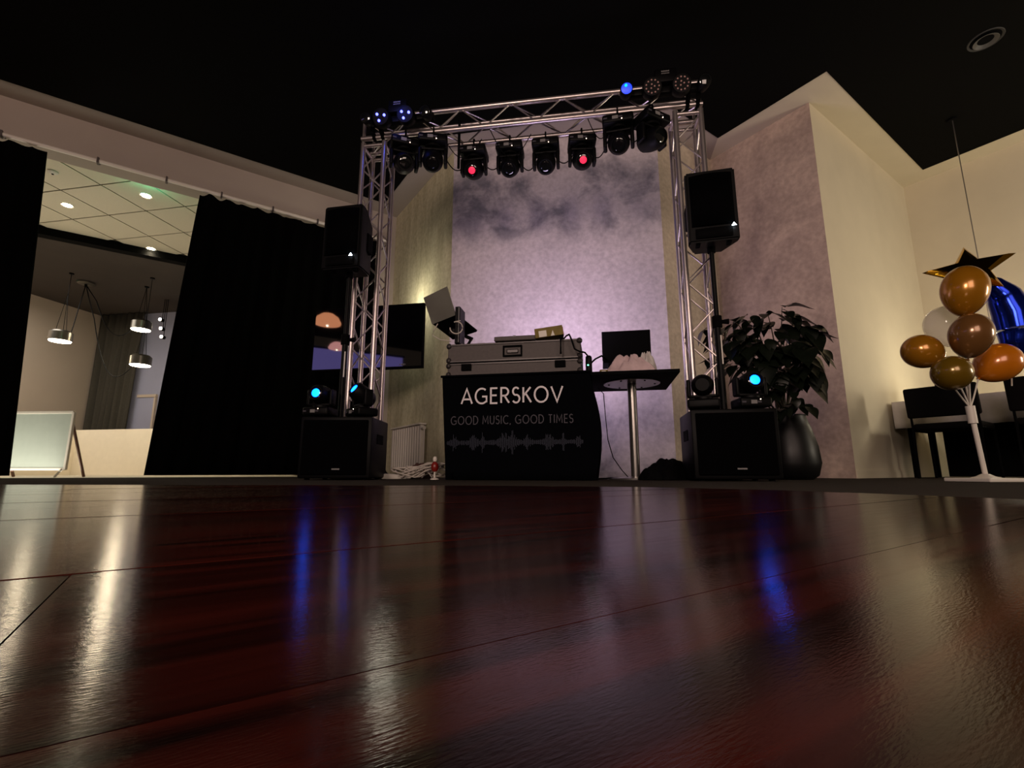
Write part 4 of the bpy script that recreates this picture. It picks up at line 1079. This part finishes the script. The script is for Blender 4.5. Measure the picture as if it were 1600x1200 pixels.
# ------------------------------------------------------------------ banquet table, chairs, pendant
TE = 5.98
tt = thing('banquet_table', 'long table under a white cloth against the cream wall', 'table', (0, 0, 0))
MT = Matrix.Translation(ab(TE, -1.80, 0)) @ rotz(AA-pi/2)    # local x runs along +b, local y away along +a
MB().box((1.2, .40, .735), (2.36, .76, .03), .005, M=MT).build('tabletop', M_blackm, tt)
MB().box((1.28, .55, .36), (2.1, .02, .70), .003, M=MT).build('shade_panel', M_blackm, tt)  # added black sheet, stands in for the deep shade under the table
for x in (.10, 1.2, 2.3):
    for y in (.08, .72): MB().box((x, y, .36), (.045, .045, .72), .004, M=MT).build('leg', M_blackm, tt)
tcl = MB(); 
def cl2():
    mb = MB(); per = []
    X0, X1, Y0, Y1 = .0, 2.42, -.01, .81
    n1, n2 = 60, 20
    for i in range(n1): per.append((X0+(X1-X0)*i/n1, Y0, 0, -1))
    for i in range(n2): per.append((X1, Y0+(Y1-Y0)*i/n2, 1, 0))
    for i in range(n1): per.append((X1-(X1-X0)*i/n1, Y1, 0, 1))
    for i in range(n2): per.append((X0, Y1-(Y1-Y0)*i/n2, -1, 0))
    rings = []
    for k in range(6):
        v = k/5; z = .757-.27*v; ring = []
        for q_, (x, y, nx, ny) in enumerate(per):
            w_ = .018*v*(sin(x*17+y*11)+.5*sin(x*41))
            if nx < 0: w_ = abs(w_)*.3
            ring.append(mb.bm.verts.new((x+nx*w_, y+ny*w_, z)))
        rings.append(ring)
    n = len(per)
    for k in range(5):
        for i in range(n): mb.bm.faces.new((rings[k][i], rings[k][(i+1) % n], rings[k+1][(i+1) % n], rings[k+1][i]))
    mb.bm.faces.new(rings[0]); bmesh.ops.transform(mb.bm, matrix=MT, verts=mb.bm.verts[:]); return mb
o = cl2().build('tablecloth', M_tablecloth, smooth=True, solid=.003); tag(o, 'white tablecloth hanging over the long table behind the dark chairs', 'tablecloth')
def chair(lab, b0, a_off, seed):
    c = thing('banquet_chair', lab, 'chair', ab(TE-.30+a_off, b0, 0), AA-pi/2, 'dark chairs at the long table')
    # local x along b, local +y towards the table; the back is at -y
    MB().box((0, .02, .455), (.46, .44, .06), .022, 3).build('seat', M_chairfab, c, True)
    mb = MB().box((0, 0, 0), (.50, .045, .27), .018, 3)
    for v in mb.bm.verts: v.co.y += -.14*(v.co.x*v.co.x)*-1.2
    bmesh.ops.transform(mb.bm, matrix=Matrix.Translation((0, -.245, .665)) @ Matrix.Rotation(.12, 4, 'X'), verts=mb.bm.verts[:])
    mb.build('backrest', M_chairfab, c, True)
    for sx in (-1, 1):
        MB().tube([(sx*.225, .20, .43), (sx*.225, .22, .0)], .011, 8).build('leg', M_blackm, c, True)
        MB().tube([(sx*.225, -.235, .66), (sx*.225, -.21, .43), (sx*.225, -.25, 0)], .011, 8).build('leg', M_blackm, c, True)
        MB().tube([(sx*.225, .20, .425), (sx*.225, -.21, .425)], .011, 8).build('seat_rail', M_blackm, c, True)
    return c
chair('dark chair with a low curved back at the left end of the white table', -1.29, 0, 1)
chair('dark chair at the right picture edge, half behind the balloon stand', -.63, 0, 2)
chair('dark chair beyond the right picture edge at the white table', .05, 0, 3)
for i, (b0, lab) in enumerate(((-1.15, 'dark chair on the wall side of the white table, left one'), (-.45, 'dark chair on the wall side of the white table, right one'))):
    c = chair(lab, b0, 0, 4); c.location = ab(TE+.40+.72, b0, 0); c.rotation_euler = (0, 0, AA+pi/2)

t = thing('table_pendant', 'pendant lamp on a long wire hanging low over the white table behind the balloons', 'pendant lamp', (4.74, 4.57, 1.02))
MB().cyl((0, 0, .27), (0, 0, H-.008-1.02), .005, n=6).build('wire', M_steel, t)
MB().cyl((0, 0, H-.03-1.02), (0, 0, H-.008-1.02), .04, n=14).build('canopy', M_blackm, t)
MB().lathe([(.02, .27), (.03, .23), (.035, .2), (0.03, .2), (.0, .2)], 20).build('lamp_socket', M_blackm, t, True)
MB().sphere((0, 0, .145), .035, n=14).build('bulb', M_bulb, t)
t = thing('table_lantern', 'dark framed lantern with amber glass on the white table behind the lowest balloon', 'lantern', ab(TE+.25, -1.42, .760), AA)
for x, y in ((-.06, -.06), (.06, -.06), (.06, .06), (-.06, .06)): MB().box((x, y, .12), (.012, .012, .24)).build('post', M_blackm, t)
MB().box((0, 0, .006), (.14, .14, .012)).build('lantern_base', M_blackm, t); MB().box((0, 0, .246), (.14, .14, .012)).build('lantern_top', M_blackm, t)
MB().cyl((0, 0, .012), (0, 0, .15), .045, n=18).build('amber_candle', M_amber, t, True)

# unlit recessed can in the black ceiling at the right
r_ = at(1540, 62, 1); k = (H-.006-CAMH)/(r_.z-CAMH)
t = thing('recessed_can_light', 'unlit round recessed light in the black ceiling at the upper right', 'ceiling light', (r_.x*k, k, H-.007))
MB().lathe([(.105, 0), (.12, -.005), (.125, 0), (.12, .001), (.105, .001)], 36).build('trim_ring', mat('dim_ring_paint', (40, 39, 38), .7), t, True)
MB().lathe([(0, -.0015), (.10, -.0015), (.10, .0), (0, .0)], 36).build('opening', M_blackm, t)
MB().lathe([(.055, -.002), (.085, -.02), (.088, -.019), (.06, -.0016)], 30, M=None).build('reflector_rim', mat('dim_metal_ring', (70, 68, 66), .5), t, True)
